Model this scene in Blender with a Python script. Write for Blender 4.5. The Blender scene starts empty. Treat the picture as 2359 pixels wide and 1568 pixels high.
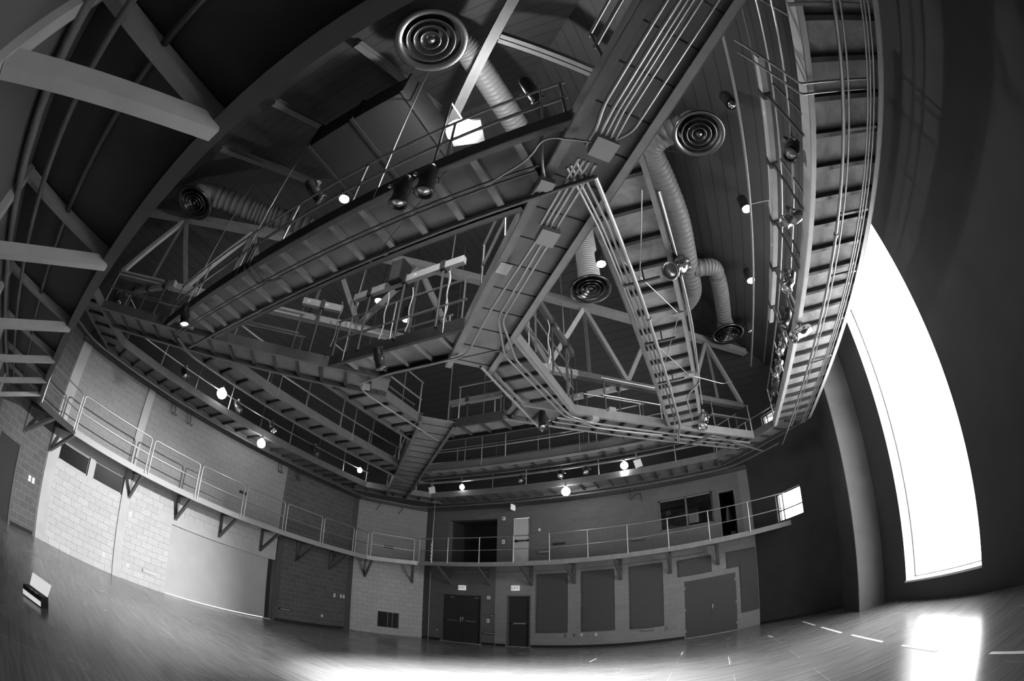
import bpy, math, random
from mathutils import Vector, Matrix
random.seed(7)
S = bpy.context.scene
COL = S.collection
V = Vector

# ------------------------------------------------------------------ camera, world, exposure
cam_d = bpy.data.cameras.new('camera')
cam = bpy.data.objects.new('camera', cam_d)
COL.objects.link(cam)
S.camera = cam
cam_d.type = 'PANO'
cam_d.panorama_type = 'FISHEYE_LENS_POLYNOMIAL'
cam_d.fisheye_fov = math.radians(200)
cam_d.sensor_fit = 'HORIZONTAL'
cam_d.sensor_width = 36.0
cam_d.sensor_height = 36.0 * 1568 / 2359
_k = [3.45552794e-04, 6.15702892e-02, 1.34368913e-04, 2.59494552e-06, 5.79528519e-07]
for i in range(5):
    setattr(cam_d, 'fisheye_polynomial_k%d' % i, -_k[i])
cam_d.clip_end = 500
_R = ((0.909382941254696, 0.22182115852049583, 0.3518778762405829),
      (0.41573821620169604, -0.5123096504797416, -0.7514656064084082),
      (0.01357946038654675, 0.8296590839965231, -0.5581051895455375))
cam.matrix_world = Matrix.Translation((0, 0, 1.75)) @ Matrix(_R).to_4x4()

W = bpy.data.worlds.new('world')
S.world = W
W.use_nodes = True
bg = W.node_tree.nodes['Background']
bg.inputs[0].default_value = (1, 1, 1, 1)
bg.inputs[1].default_value = 14.0
S.view_settings.view_transform = 'Standard'
S.view_settings.look = 'None'
S.view_settings.gamma = 1
S.view_settings.use_curve_mapping = False
S.view_settings.exposure = 0.0
S.cycles.max_bounces = 4
S.cycles.diffuse_bounces = 3
S.cycles.glossy_bounces = 3
S.cycles.sample_clamp_indirect = 6
S.cycles.use_denoising = True
S.cycles.use_adaptive_sampling = True
S.cycles.adaptive_threshold = 0.1
S.cycles.use_light_tree = True


def portal(name, center, normal, sx, sz):
    l = bpy.data.lights.new(name, 'AREA')
    l.shape = 'RECTANGLE'
    l.size = sx
    l.size_y = sz
    l.cycles.is_portal = True
    o = bpy.data.objects.new(name, l)
    COL.objects.link(o)
    o.location = center
    o.rotation_euler = V(normal).to_track_quat('-Z', 'Z').to_euler()
    return o


portal('window_portal', (5.10, 8.32, 4.33), (-1, 0, 0), 3.6, 7.8)


# ------------------------------------------------------------------ materials (black-and-white place)
def mat(name, g=0.2, rough=0.6, metal=0.0, emit=0.0, noise=0.0, nscale=3.0, bump=0.0, spec=0.5):
    m = bpy.data.materials.new(name)
    m.use_nodes = True
    nt = m.node_tree
    b = nt.nodes['Principled BSDF']
    b.inputs['Base Color'].default_value = (g, g, g, 1)
    b.inputs['Roughness'].default_value = rough
    b.inputs['Metallic'].default_value = metal
    b.inputs['Specular IOR Level'].default_value = spec
    if emit:
        b.inputs['Emission Color'].default_value = (1, 1, 1, 1)
        b.inputs['Emission Strength'].default_value = emit
    if noise or bump:
        tc = nt.nodes.new('ShaderNodeTexCoord')
        nz = nt.nodes.new('ShaderNodeTexNoise')
        nz.inputs['Scale'].default_value = nscale
        nz.inputs['Detail'].default_value = 4
        nt.links.new(tc.outputs['Object'], nz.inputs['Vector'])
        if noise:
            r = nt.nodes.new('ShaderNodeMapRange')
            r.inputs[1].default_value = 0.3
            r.inputs[2].default_value = 0.7
            r.inputs[3].default_value = max(0, g * (1 - noise))
            r.inputs[4].default_value = g * (1 + noise)
            nt.links.new(nz.outputs['Fac'], r.inputs[0])
            nt.links.new(r.outputs[0], b.inputs['Base Color'])
        if bump:
            bp = nt.nodes.new('ShaderNodeBump')
            bp.inputs['Strength'].default_value = bump
            bp.inputs['Distance'].default_value = 0.01
            nt.links.new(nz.outputs['Fac'], bp.inputs['Height'])
            nt.links.new(bp.outputs[0], b.inputs['Normal'])
    return m


def block_mat(name, g1, g2, mortar, w=0.4, h=0.2, msize=0.006, rough=0.75, bump=0.35):
    """concrete block courses from the wall's own metric UV"""
    m = mat(name, g1, rough)
    nt = m.node_tree
    b = nt.nodes['Principled BSDF']
    uv = nt.nodes.new('ShaderNodeUVMap')
    br = nt.nodes.new('ShaderNodeTexBrick')
    br.inputs['Scale'].default_value = 1.0
    br.inputs['Brick Width'].default_value = w
    br.inputs['Row Height'].default_value = h
    br.inputs['Mortar Size'].default_value = msize
    br.inputs['Mortar Smooth'].default_value = 0.2
    br.inputs['Color1'].default_value = (g1, g1, g1, 1)
    br.inputs['Color2'].default_value = (g2, g2, g2, 1)
    br.inputs['Mortar'].default_value = (mortar, mortar, mortar, 1)
    nt.links.new(uv.outputs[0], br.inputs['Vector'])
    nz = nt.nodes.new('ShaderNodeTexNoise')
    nz.inputs['Scale'].default_value = 14
    nz.inputs['Detail'].default_value = 5
    nt.links.new(uv.outputs[0], nz.inputs['Vector'])
    mx = nt.nodes.new('ShaderNodeMix')
    mx.data_type = 'RGBA'
    mx.blend_type = 'MULTIPLY'
    mx.inputs[0].default_value = 0.35
    nt.links.new(br.outputs['Color'], mx.inputs[6])
    nt.links.new(nz.outputs['Fac'], mx.inputs[7])
    nt.links.new(mx.outputs[2], b.inputs['Base Color'])
    bp = nt.nodes.new('ShaderNodeBump')
    bp.inputs['Strength'].default_value = bump
    bp.inputs['Distance'].default_value = 0.01
    bp.invert = True
    nt.links.new(br.outputs['Fac'], bp.inputs['Height'])
    nt.links.new(bp.outputs[0], b.inputs['Normal'])
    return m


def floor_mat():
    m = mat('dark_hardboard_floor', 0.07, 0.25)
    nt = m.node_tree
    b = nt.nodes['Principled BSDF']
    tc = nt.nodes.new('ShaderNodeTexCoord')
    mp = nt.nodes.new('ShaderNodeMapping')
    mp.inputs['Location'].default_value = (0.86, 0.35, 0)
    nt.links.new(tc.outputs['Object'], mp.inputs[0])
    br = nt.nodes.new('ShaderNodeTexBrick')
    br.inputs['Scale'].default_value = 1
    br.inputs['Brick Width'].default_value = 2.43
    br.inputs['Row Height'].default_value = 1.215
    br.inputs['Mortar Size'].default_value = 0.006
    br.inputs['Mortar Smooth'].default_value = 0.3
    br.inputs['Color1'].default_value = (.165, .165, .165, 1)
    br.inputs['Color2'].default_value = (.19, .19, .19, 1)
    br.inputs['Mortar'].default_value = (.32, .32, .32, 1)
    nt.links.new(mp.outputs[0], br.inputs[0])
    st = nt.nodes.new('ShaderNodeMapping')
    st.inputs['Scale'].default_value = (0.55, 9, 1)
    nt.links.new(tc.outputs['Object'], st.inputs[0])
    nz = nt.nodes.new('ShaderNodeTexNoise')
    nz.inputs['Scale'].default_value = 2.0
    nz.inputs['Detail'].default_value = 7
    nt.links.new(st.outputs[0], nz.inputs[0])
    n2 = nt.nodes.new('ShaderNodeTexNoise')
    n2.inputs['Scale'].default_value = 0.45
    n2.inputs['Detail'].default_value = 5
    nt.links.new(tc.outputs['Object'], n2.inputs[0])
    r1 = nt.nodes.new('ShaderNodeMapRange')
    r1.inputs[1].default_value = .3
    r1.inputs[2].default_value = .75
    r1.inputs[3].default_value = .72
    r1.inputs[4].default_value = 1.35
    nt.links.new(nz.outputs['Fac'], r1.inputs[0])
    mx = nt.nodes.new('ShaderNodeMix')
    mx.data_type = 'RGBA'
    mx.blend_type = 'MULTIPLY'
    mx.inputs[0].default_value = 1
    nt.links.new(br.outputs['Color'], mx.inputs[6])
    nt.links.new(r1.outputs[0], mx.inputs[7])
    # long fine scuffs along the boards
    sm = nt.nodes.new('ShaderNodeMapping')
    sm.inputs['Scale'].default_value = (0.10, 3.2, 1)
    sm.inputs['Rotation'].default_value = (0, 0, .06)
    nt.links.new(tc.outputs['Object'], sm.inputs[0])
    vo = nt.nodes.new('ShaderNodeTexVoronoi')
    vo.feature = 'DISTANCE_TO_EDGE'
    vo.inputs['Scale'].default_value = 1.6
    nt.links.new(sm.outputs[0], vo.inputs[0])
    r3 = nt.nodes.new('ShaderNodeMapRange')
    r3.inputs[1].default_value = 0
    r3.inputs[2].default_value = .012
    r3.inputs[3].default_value = .10
    r3.inputs[4].default_value = 0
    nt.links.new(vo.outputs['Distance'], r3.inputs[0])
    ad = nt.nodes.new('ShaderNodeMix')
    ad.data_type = 'RGBA'
    ad.blend_type = 'ADD'
    ad.inputs[0].default_value = .6
    nt.links.new(mx.outputs[2], ad.inputs[6])
    nt.links.new(r3.outputs[0], ad.inputs[7])
    nt.links.new(ad.outputs[2], b.inputs['Base Color'])
    r2 = nt.nodes.new('ShaderNodeMapRange')
    r2.inputs[1].default_value = .3
    r2.inputs[2].default_value = .7
    r2.inputs[3].default_value = .17
    r2.inputs[4].default_value = .30
    nt.links.new(n2.outputs['Fac'], r2.inputs[0])
    nt.links.new(r2.outputs[0], b.inputs['Roughness'])
    bp = nt.nodes.new('ShaderNodeBump')
    bp.inputs['Strength'].default_value = .04
    bp.inputs['Distance'].default_value = .01
    nt.links.new(nz.outputs['Fac'], bp.inputs['Height'])
    nt.links.new(bp.outputs[0], b.inputs['Normal'])
    return m


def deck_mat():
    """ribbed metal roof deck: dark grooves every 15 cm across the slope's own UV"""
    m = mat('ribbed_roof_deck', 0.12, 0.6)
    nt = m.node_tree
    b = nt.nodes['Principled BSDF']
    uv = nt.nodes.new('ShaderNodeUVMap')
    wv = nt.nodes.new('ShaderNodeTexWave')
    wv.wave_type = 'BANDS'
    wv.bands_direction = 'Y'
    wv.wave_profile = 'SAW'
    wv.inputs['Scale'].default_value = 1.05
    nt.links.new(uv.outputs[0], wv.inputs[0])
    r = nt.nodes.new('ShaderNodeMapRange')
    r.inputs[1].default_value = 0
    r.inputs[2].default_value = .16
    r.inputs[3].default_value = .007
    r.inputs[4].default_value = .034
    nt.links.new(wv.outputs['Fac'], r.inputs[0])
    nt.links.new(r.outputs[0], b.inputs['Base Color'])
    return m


def plywood_mat():
    m = mat('plywood_deck', 0.24, 0.7)
    nt = m.node_tree
    b = nt.nodes['Principled BSDF']
    tc = nt.nodes.new('ShaderNodeTexCoord')
    wv = nt.nodes.new('ShaderNodeTexNoise')
    wv.inputs['Scale'].default_value = 3
    wv.inputs['Detail'].default_value = 6
    wv.inputs['Distortion'].default_value = 2.5
    nt.links.new(tc.outputs['Object'], wv.inputs[0])
    r = nt.nodes.new('ShaderNodeMapRange')
    r.inputs[1].default_value = .3
    r.inputs[2].default_value = .7
    r.inputs[3].default_value = .27
    r.inputs[4].default_value = .40
    nt.links.new(wv.outputs['Fac'], r.inputs[0])
    nt.links.new(r.outputs[0], b.inputs['Base Color'])
    return m


M = {}
M['floor'] = floor_mat()
M['block'] = block_mat('pale_block', .50, .56, .30)
M['block_dark'] = block_mat('dark_painted_block', .095, .12, .24, msize=.005, bump=0)
M['block_upper'] = block_mat('greyer_block', .30, .33, .22)
M['block_grey'] = block_mat('grey_painted_block', .27, .30, .22, msize=.005)
M['block_mid'] = block_mat('mid_grey_painted_block', .13, .15, .17, msize=.005)
M['conc'] = mat('smooth_pale_concrete', .42, .7, noise=.08, nscale=2)
M['conc_grey'] = mat('smooth_grey_concrete', .16, .7, noise=.1, nscale=2)
M['conc_dark2'] = mat('grey_painted_concrete', .10, .7, noise=.1, nscale=2)
M['steel_lt'] = mat('light_grey_painted_steel', .44, .5, noise=.1, nscale=4)
M['conc_dark'] = mat('smooth_dark_concrete', .07, .7, noise=.1, nscale=2)
M['black_wall'] = mat('black_painted_wall', .018, .8, noise=.2, nscale=1.5)
M['grey_wall'] = mat('dark_grey_painted_wall', .055, .8, noise=.08, nscale=1.5)
M['dark_wall'] = mat('charcoal_painted_wall', .038, .8, noise=.15, nscale=1.5)
M['pier'] = mat('grey_plaster_pier', .16, .75, noise=.1, nscale=2)
M['deck'] = deck_mat()
M['ply'] = plywood_mat()
M['ply_mid'] = mat('grey_plywood_deck', .21, .75, noise=.15, nscale=2.5)
M['ply_dark'] = mat('grey_stained_deck', .15, .75, noise=.18, nscale=2.5)
M['steel'] = mat('black_painted_steel', .045, .45, noise=.15, nscale=6)
M['steel_grey'] = mat('grey_painted_steel', .22, .5, noise=.1, nscale=5)
M['steel_mid'] = mat('dark_grey_painted_steel', .11, .5, noise=.1, nscale=5)
M['steel_pale'] = mat('pale_primed_and_lit_steel', .45, .5, noise=.1, nscale=4)
M['galv'] = mat('galvanised_pipe', .42, .42, metal=.8)
M['fascia'] = mat('grey_painted_fascia', .30, .5)
M['iron'] = mat('dark_iron_pipe', .12, .4, metal=.3)
M['rail'] = mat('brushed_steel_rail', .48, .36, metal=.9)
M['box'] = mat('grey_enamel_box', .32, .5)
M['felt'] = mat('charcoal_acoustic_cloth', .075, .95, noise=.15, nscale=40, bump=.4)
M['door'] = mat('dark_painted_door', .03, .6, spec=.3)
M['door_grey'] = mat('grey_brown_door', .055, .5)
M['door_white'] = mat('pale_painted_door', .5, .4)
M['frame'] = mat('dark_steel_frame', .10, .45)
M['slide'] = mat('grey_sliding_panel', .40, .6, noise=.06, nscale=1.5)
M['white'] = mat('white_plastic', .8, .4)
M['paper'] = mat('white_paper', .75, .8)
M['black'] = mat('black_rubber', .012, .6)
M['can'] = mat('black_lamp_housing', .03, .3)
M['chrome'] = mat('polished_aluminium', .8, .15, metal=1)
M['lens'] = mat('glass_lamp_lens', .6, .08, metal=.7)
M['bulb'] = mat('lit_bulb', 1, .5, emit=60)
M['bulb_small'] = mat('lit_small_bulb_and_painted_reflection', 1, .5, emit=22)
M['bulb_small'].cycles.emission_sampling = 'NONE'
M['glare'] = mat('lit_flood_lamp', 1, .5, emit=60)
M['exit'] = mat('lit_exit_sign', .8, .5, emit=.35)
M['exit'].cycles.emission_sampling = 'NONE'
M['letters'] = mat('dark_letters', .12, .6)
M['duct'] = mat('grey_spiral_duct', .16, .5)
M['duct_mid'] = mat('grey_flexible_duct', .28, .6)
M['duct_pale'] = mat('pale_flexible_duct', .6, .6)
M['diff'] = mat('dark_metal_diffuser', .16, .24, metal=.95)
M['white_painted_light'] = mat('white_panel_painted_light', .8, .5, emit=.55)  # emission stands in for lamp light falling on the floor box
M['white_painted_light'].cycles.emission_sampling = 'NONE'
M['tape'] = mat('white_tape', .85, .6)
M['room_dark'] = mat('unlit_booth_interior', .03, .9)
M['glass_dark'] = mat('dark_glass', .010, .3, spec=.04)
gm = bpy.data.materials.new('clear_glass')
gm.use_nodes = True
_nt = gm.node_tree
_nt.nodes.remove(_nt.nodes['Principled BSDF'])
_t = _nt.nodes.new('ShaderNodeBsdfTransparent')
_g = _nt.nodes.new('ShaderNodeBsdfGlossy')
_g.inputs['Roughness'].default_value = .03
_x = _nt.nodes.new('ShaderNodeMixShader')
_x.inputs[0].default_value = .06
_nt.links.new(_t.outputs[0], _x.inputs[1])
_nt.links.new(_g.outputs[0], _x.inputs[2])
_nt.links.new(_x.outputs[0], _nt.nodes['Material Output'].inputs[0])
M['glass'] = gm


# ------------------------------------------------------------------ mesh helpers
class MB:
    def __init__(self):
        self.v, self.f, self.uv, self.mi, self.sm = [], [], {}, [], []

    def face(self, pts, uv=None, mi=0, smooth=False):
        n = len(self.v)
        self.v += [tuple(p) for p in pts]
        self.f.append(list(range(n, n + len(pts))))
        self.uv[len(self.f) - 1] = uv
        self.mi.append(mi)
        self.sm.append(smooth)
        return self

    def raw(self, vs, fs, mi=0, smooth=False):
        n = len(self.v)
        self.v += [tuple(p) for p in vs]
        for f in fs:
            self.f.append([n + i for i in f])
            self.uv[len(self.f) - 1] = None
            self.mi.append(mi)
            self.sm.append(smooth)
        return self

    def box(self, a, b, mi=0):
        x0, y0, z0 = [min(p, q) for p, q in zip(a, b)]
        x1, y1, z1 = [max(p, q) for p, q in zip(a, b)]
        vs = [(x0, y0, z0), (x1, y0, z0), (x1, y1, z0), (x0, y1, z0), (x0, y0, z1), (x1, y0, z1), (x1, y1, z1), (x0, y1, z1)]
        return self.raw(vs, [(0, 3, 2, 1), (4, 5, 6, 7), (0, 1, 5, 4), (1, 2, 6, 5), (2, 3, 7, 6), (3, 0, 4, 7)], mi)

    def obox(self, c, ax, ay, az, hx, hy, hz, mi=0):
        c, ax, ay, az = V(c), V(ax).normalized(), V(ay).normalized(), V(az).normalized()
        vs = [c + ax * (sx * hx) + ay * (sy * hy) + az * (sz * hz) for sz in (-1, 1) for sx, sy in ((-1, -1), (1, -1), (1, 1), (-1, 1))]
        return self.raw(vs, [(0, 3, 2, 1), (4, 5, 6, 7), (0, 1, 5, 4), (1, 2, 6, 5), (2, 3, 7, 6), (3, 0, 4, 7)], mi)

    def beam(self, p, q, w, h, up=(0, 0, 1), mi=0):
        p, q = V(p), V(q)
        d = (q - p).normalized()
        s = d.cross(V(up))
        if s.length < 1e-4:
            s = d.cross(V((1, 0, 0)))
        s.normalize()
        u = s.cross(d)
        return self.obox((p + q) / 2, d, s, u, (q - p).length / 2, w / 2, h / 2, mi)

    def channel(self, p, q, side, h, fl, t=.012, mi=0):
        """C channel standing on p-q (bottom line), flanges pointing to 'side'"""
        p, q, s = V(p), V(q), V(side).normalized()
        self.beam(p + V((0, 0, h / 2)), q + V((0, 0, h / 2)), t, h, mi=mi)
        for z in (t / 2, h - t / 2):
            o = s * (fl / 2) + V((0, 0, z))
            self.beam(p + o, q + o, fl, t, mi=mi)
        return self

    def tube(self, pts, r, n=8, cap=True, mi=0):
        pts = [V(p) for p in pts]
        rings = []
        ref = None
        for i, p in enumerate(pts):
            if i == 0:
                d = pts[1] - p
            elif i == len(pts) - 1:
                d = p - pts[i - 1]
            else:
                d = (pts[i + 1] - p).normalized() + (p - pts[i - 1]).normalized()
            d.normalize()
            if ref is None:
                ref = d.orthogonal().normalized()
            else:
                ref = (ref - d * ref.dot(d)).normalized()
            b = d.cross(ref)
            rr = r[i] if isinstance(r, (list, tuple)) else r
            rings.append([p + (ref * math.cos(2 * math.pi * k / n) + b * math.sin(2 * math.pi * k / n)) * rr for k in range(n)])
        vs = [v for rg in rings for v in rg]
        fs = [(i * n + k, i * n + (k + 1) % n, (i + 1) * n + (k + 1) % n, (i + 1) * n + k) for i in range(len(pts) - 1) for k in range(n)]
        self.raw(vs, fs, mi, True)
        if cap:
            self.raw(rings[0], [tuple(reversed(range(n)))], mi)
            self.raw(rings[-1], [tuple(range(n))], mi)
        return self

    def lathe(self, c, axis, prof, n=24, mi=0, smooth=True):
        """prof: list of (radius, offset along axis)"""
        c, a = V(c), V(axis).normalized()
        e = a.orthogonal().normalized()
        b = a.cross(e)
        vs = []
        for r, h in prof:
            for k in range(n):
                t = 2 * math.pi * k / n
                vs.append(c + a * h + (e * math.cos(t) + b * math.sin(t)) * max(r, 1e-4))
        fs = [(i * n + k, i * n + (k + 1) % n, (i + 1) * n + (k + 1) % n, (i + 1) * n + k) for i in range(len(prof) - 1) for k in range(n)]
        return self.raw(vs, fs, mi, smooth)

    def prism(self, poly, z0, z1, mi=0):
        n = len(poly)
        vs = [(x, y, z0) for x, y in poly] + [(x, y, z1) for x, y in poly]
        a = sum(poly[i][0] * poly[(i + 1) % n][1] - poly[(i + 1) % n][0] * poly[i][1] for i in range(n))
        ids = list(range(n))
        fs = [tuple(reversed(ids)), tuple(n + i for i in ids)] + [(i, (i + 1) % n, n + (i + 1) % n, n + i) for i in ids]
        if a < 0:
            fs = [tuple(reversed(f)) for f in fs]
        return self.raw(vs, fs, mi)

    def build(self, name, m, parent=None):
        me = bpy.data.meshes.new(name)
        me.from_pydata(self.v, [], self.f)
        for k in (m if isinstance(m, (list, tuple)) else [m]):
            me.materials.append(M[k])
        me.polygons.foreach_set('material_index', self.mi)
        me.polygons.foreach_set('use_smooth', self.sm)
        if any(self.uv.values()):
            ul = me.uv_layers.new(name='UVMap')
            for p in me.polygons:
                u = self.uv.get(p.index)
                if u:
                    for li, q in zip(p.loop_indices, u):
                        ul.data[li].uv = q
        me.update()
        o = bpy.data.objects.new(name, me)
        COL.objects.link(o)
        if parent is not None:
            o.parent = parent
            o.matrix_parent_inverse = ROOTS[parent.name].inverted()
        return o


ROOTS = {}


def tag(o, label, cat, group=None):
    o['label'] = label
    o['category'] = cat
    if group:
        o['group'] = group
    ROOTS.setdefault(o.name, Matrix())
    return o


def thing(name, label, cat, loc, group=None):
    o = bpy.data.objects.new(name, None)
    o.empty_display_size = .2
    COL.objects.link(o)
    o.location = loc
    ROOTS[o.name] = Matrix.Translation(loc)
    return tag(o, label, cat, group)


def struct(o, label=None):
    o['kind'] = 'structure'
    if label:
        o['label'] = label
    ROOTS.setdefault(o.name, Matrix())
    return o


def sroot(name, loc, label=None):
    o = bpy.data.objects.new(name, None)
    COL.objects.link(o)
    o.location = loc
    ROOTS[o.name] = Matrix.Translation(loc)
    return struct(o, label)


def sub(o):
    """allow sub-parts under a mesh part whose own parent is a root"""
    ROOTS[o.name] = Matrix()
    return o


def part(mb, name, m, parent, label=None):
    o = mb.build(name, m, parent)
    if label:
        o['label'] = label
    ROOTS[o.name] = Matrix()
    return o


ORD = ['first', 'second', 'third', 'fourth', 'fifth', 'sixth', 'seventh', 'eighth', 'ninth', 'tenth', 'eleventh', 'twelfth', 'thirteenth']
CX, CY = -4.75, 7.2
XL, YB, XR, YF = -13.55, 16.39, 4.73, -1.0
ROOFZ = 10.0
FLOOR_POLY = [(-12.2, YF), (4.73, YF), (4.73, 13.31), (1.65, YB), (-11.63, YB), (XL, 13.97), (XL, .85)]


# ------------------------------------------------------------------ walls with openings
def wall(name, p0, p1, z0, z1, mats, holes=(), zones=(), thick=.3, label=None):
    """p0->p1 in plan with the room on the LEFT; holes/zones: (u0,u1,z0,z1[,mi])"""
    p0, p1 = V((p0[0], p0[1], 0)), V((p1[0], p1[1], 0))
    d = p1 - p0
    L = d.length
    d.normalize()
    n = V((-d.y, d.x, 0))
    us = sorted({0, L} | {max(0, min(L, k)) for h in list(holes) + list(zones) for k in h[:2]})
    zs = sorted({z0, z1} | {max(z0, min(z1, k)) for h in list(holes) + list(zones) for k in h[2:4]})
    mb = MB()

    def P(u, z, t):
        return p0 + d * u + V((0, 0, z)) - n * t

    def hole(u, z):
        return any(h[0] - 1e-6 < u < h[1] + 1e-6 and h[2] - 1e-6 < z < h[3] + 1e-6 for h in holes)

    solid = {}
    for i in range(len(us) - 1):
        for j in range(len(zs) - 1):
            uc, zc = (us[i] + us[i + 1]) / 2, (zs[j] + zs[j + 1]) / 2
            solid[i, j] = not hole(uc, zc)
    for (i, j), s in solid.items():
        if not s:
            continue
        u0, u1, a, b = us[i], us[i + 1], zs[j], zs[j + 1]
        uc, zc = (u0 + u1) / 2, (a + b) / 2
        mi = 0
        for zn in zones:
            if zn[0] < uc < zn[1] and zn[2] < zc < zn[3]:
                mi = zn[4]
        q = [(u0, a), (u1, a), (u1, b), (u0, b)]
        mb.face([P(u, z, 0) for u, z in q], q, mi)
        mb.face([P(u, z, thick) for u, z in reversed(q)], q, mi)
        for di, dj, e in ((-1, 0, ((u0, b), (u0, a))), (1, 0, ((u1, a), (u1, b))), (0, -1, ((u0, a), (u1, a))), (0, 1, ((u1, b), (u0, b)))):
            if not solid.get((i + di, j + dj), False):
                (ua, za), (ub, zb) = e
                mb.face([P(ua, za, 0), P(ua, za, thick), P(ub, zb, thick), P(ub, zb, 0)], [(0, za), (thick, za), (thick, zb), (0, zb)], mi)
    o = mb.build(name, mats)
    return struct(o, label)


# floor
mb = MB()
ring = FLOOR_POLY
mb.prism([(-14.2, -1.6), (5.6, -1.6), (5.6, 17.2), (-14.2, 17.2)], -.2, 0)
struct(mb.build('floor', 'floor'))

# left wall: u runs from the back to the front  (u = 13.97 - y)
ly = lambda y: 13.97 - y
wall('wall_left', (XL, 13.97), (XL, .85), 0, ROOFZ, ['block', 'block_dark', 'conc', 'conc_dark', 'black_wall', 'block_upper'],
     holes=[(ly(9.88), ly(5.56), 0, 2.30), (ly(2.34), ly(1.24), 2.46, 3.0), (ly(3.63), ly(2.54), 2.47, 3.02)],
     zones=[(0, 20, 3.4, 6.0, 5), (0, ly(9.88), 0, 6.0, 1), (ly(10.2), ly(9.88), 0, 3.3, 3), (0, ly(13.64), 0, 6.0, 3),
            (ly(1.22), ly(.85), 0, 6.0, 2), (ly(5.56), ly(5.04), 2.30, 2.60, 2), (ly(9.88), ly(5.56), 2.30, 2.62, 2),
            (ly(3.64), ly(1.22), 2.38, 3.3, 2), (0, 20, 6.0, ROOFZ, 4)])
# back-left splay, back wall, back-right splay
wall('wall_back_left', (-11.63, YB), (XL, 13.97), 0, ROOFZ, ['block', 'conc_dark', 'black_wall', 'block_upper'],
     holes=[(1.02, 1.93, .32, 1.05)], zones=[(0, 10, 3.4, 6.0, 3), (0, 10, 6.0, ROOFZ, 2)])
bx = lambda x: 1.65 - x
wall('wall_back', (1.65, YB), (-11.63, YB), 0, ROOFZ, ['block_grey', 'black_wall', 'conc_dark', 'conc_grey', 'block_mid'],
     holes=[(bx(-8.79), bx(-10.67), 0, 2.18), (bx(-6.73), bx(-7.70), 0, 2.18), (bx(.83), bx(-1.02), 0, 2.18),
            (bx(-8.19), bx(-10.45), 3.42, 5.45), (bx(-6.73), bx(-7.52), 3.42, 5.45),
            (bx(.24), bx(-1.78), 4.20, 5.38), (bx(1.09), bx(.45), 3.42, 5.28)],
     zones=[(bx(-8.2), 20, 0, 6.0, 4), (0, 20, 3.45, 6.0, 4), (0, 20, 6.0, ROOFZ, 1), (bx(-11.29), bx(-11.63), 0, 6.0, 2), (0, .36, 3.45, 6.0, 3), (bx(1.2), bx(-1.76), 5.38, 6.0, 4)])
DR = V((1, 1, 0)).normalized()
wall('wall_back_right', (4.73, 13.31), (1.65, YB), 0, ROOFZ, ['dark_wall'],
     holes=[(2.10, 3.22, 3.52, 4.50), (2.45, 3.22, 6.93, 7.45)])
wall('wall_right', (4.73, YF), (4.73, 13.31), 0, ROOFZ, ['grey_wall', 'black_wall'], holes=[(6.54 + 1, 10.1 + 1, .46, 8.2)], zones=[(0, 20, 8.2, ROOFZ, 1)], thick=.32)
wall('wall_front', (-12.2, YF), (4.73, YF), 0, ROOFZ, ['conc_dark2', 'black_wall'], zones=[(0, 20, 6.0, ROOFZ, 1)])
wall('wall_front_left', (XL, .85), (-12.2, YF), 0, ROOFZ, ['block_dark', 'black_wall'], holes=[(1.15, 2.1, 0, 2.1)], zones=[(0, 5, 6.0, ROOFZ, 1)])

# roof: four ribbed slopes rising inward from all sides to a flat middle
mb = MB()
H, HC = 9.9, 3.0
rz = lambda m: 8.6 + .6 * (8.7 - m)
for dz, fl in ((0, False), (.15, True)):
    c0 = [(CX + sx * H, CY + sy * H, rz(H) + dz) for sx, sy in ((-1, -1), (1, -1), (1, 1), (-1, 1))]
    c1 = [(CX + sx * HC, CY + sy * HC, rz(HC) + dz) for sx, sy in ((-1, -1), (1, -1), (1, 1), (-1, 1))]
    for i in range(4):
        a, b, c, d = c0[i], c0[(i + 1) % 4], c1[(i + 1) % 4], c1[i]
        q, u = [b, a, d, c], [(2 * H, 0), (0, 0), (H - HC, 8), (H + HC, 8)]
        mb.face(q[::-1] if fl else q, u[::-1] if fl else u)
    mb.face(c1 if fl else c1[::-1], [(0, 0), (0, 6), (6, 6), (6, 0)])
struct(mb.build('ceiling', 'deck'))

# pale pilasters on the left wall, dark strip in the corner, pier by the tall window
for k, (y0, y1, zt, m) in enumerate([(.88, 1.22, 6.0, 'conc'), (3.63, 3.89, 6.0, 'conc'), (9.90, 10.0, 3.2, 'conc_dark')]):
    struct(MB().box((XL, y0, 0), (XL + .05, y1, zt)).build('trim_%d' % (k + 1), m))
struct(MB().box((3.94, 11.67, 0), (4.73, 13.2, ROOFZ)).box((3.92, 11.67, 0), (3.94, 13.2, ROOFZ), 1).build('trim_4', ['pier', 'dark_wall']), 'grey plaster pier beside the tall window')
struct(MB().box((-11.305, YB - .02, 0), (-11.28, YB, 3.1)).build('trim_5', 'steel_pale'))
struct(MB().box((-8.21, YB - .02, 0), (-8.18, YB, 3.0)).build('trim_6', 'steel_grey'))
# ledge channel where the pale block stops below the gallery
LEDGE = [(XL, .85), (XL, 13.97), (-11.63, YB), (1.65, YB)]
for k in range(3):
    a, b = V((*LEDGE[k], 5.97)), V((*LEDGE[k + 1], 5.97))
    dd = (b - a).normalized()
    nn = V((dd.y, -dd.x, 0))
    struct(MB().beam(a + nn * .05, b + nn * .05, .1, .14).build('trim_%d' % (7 + k), 'steel'))

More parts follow.
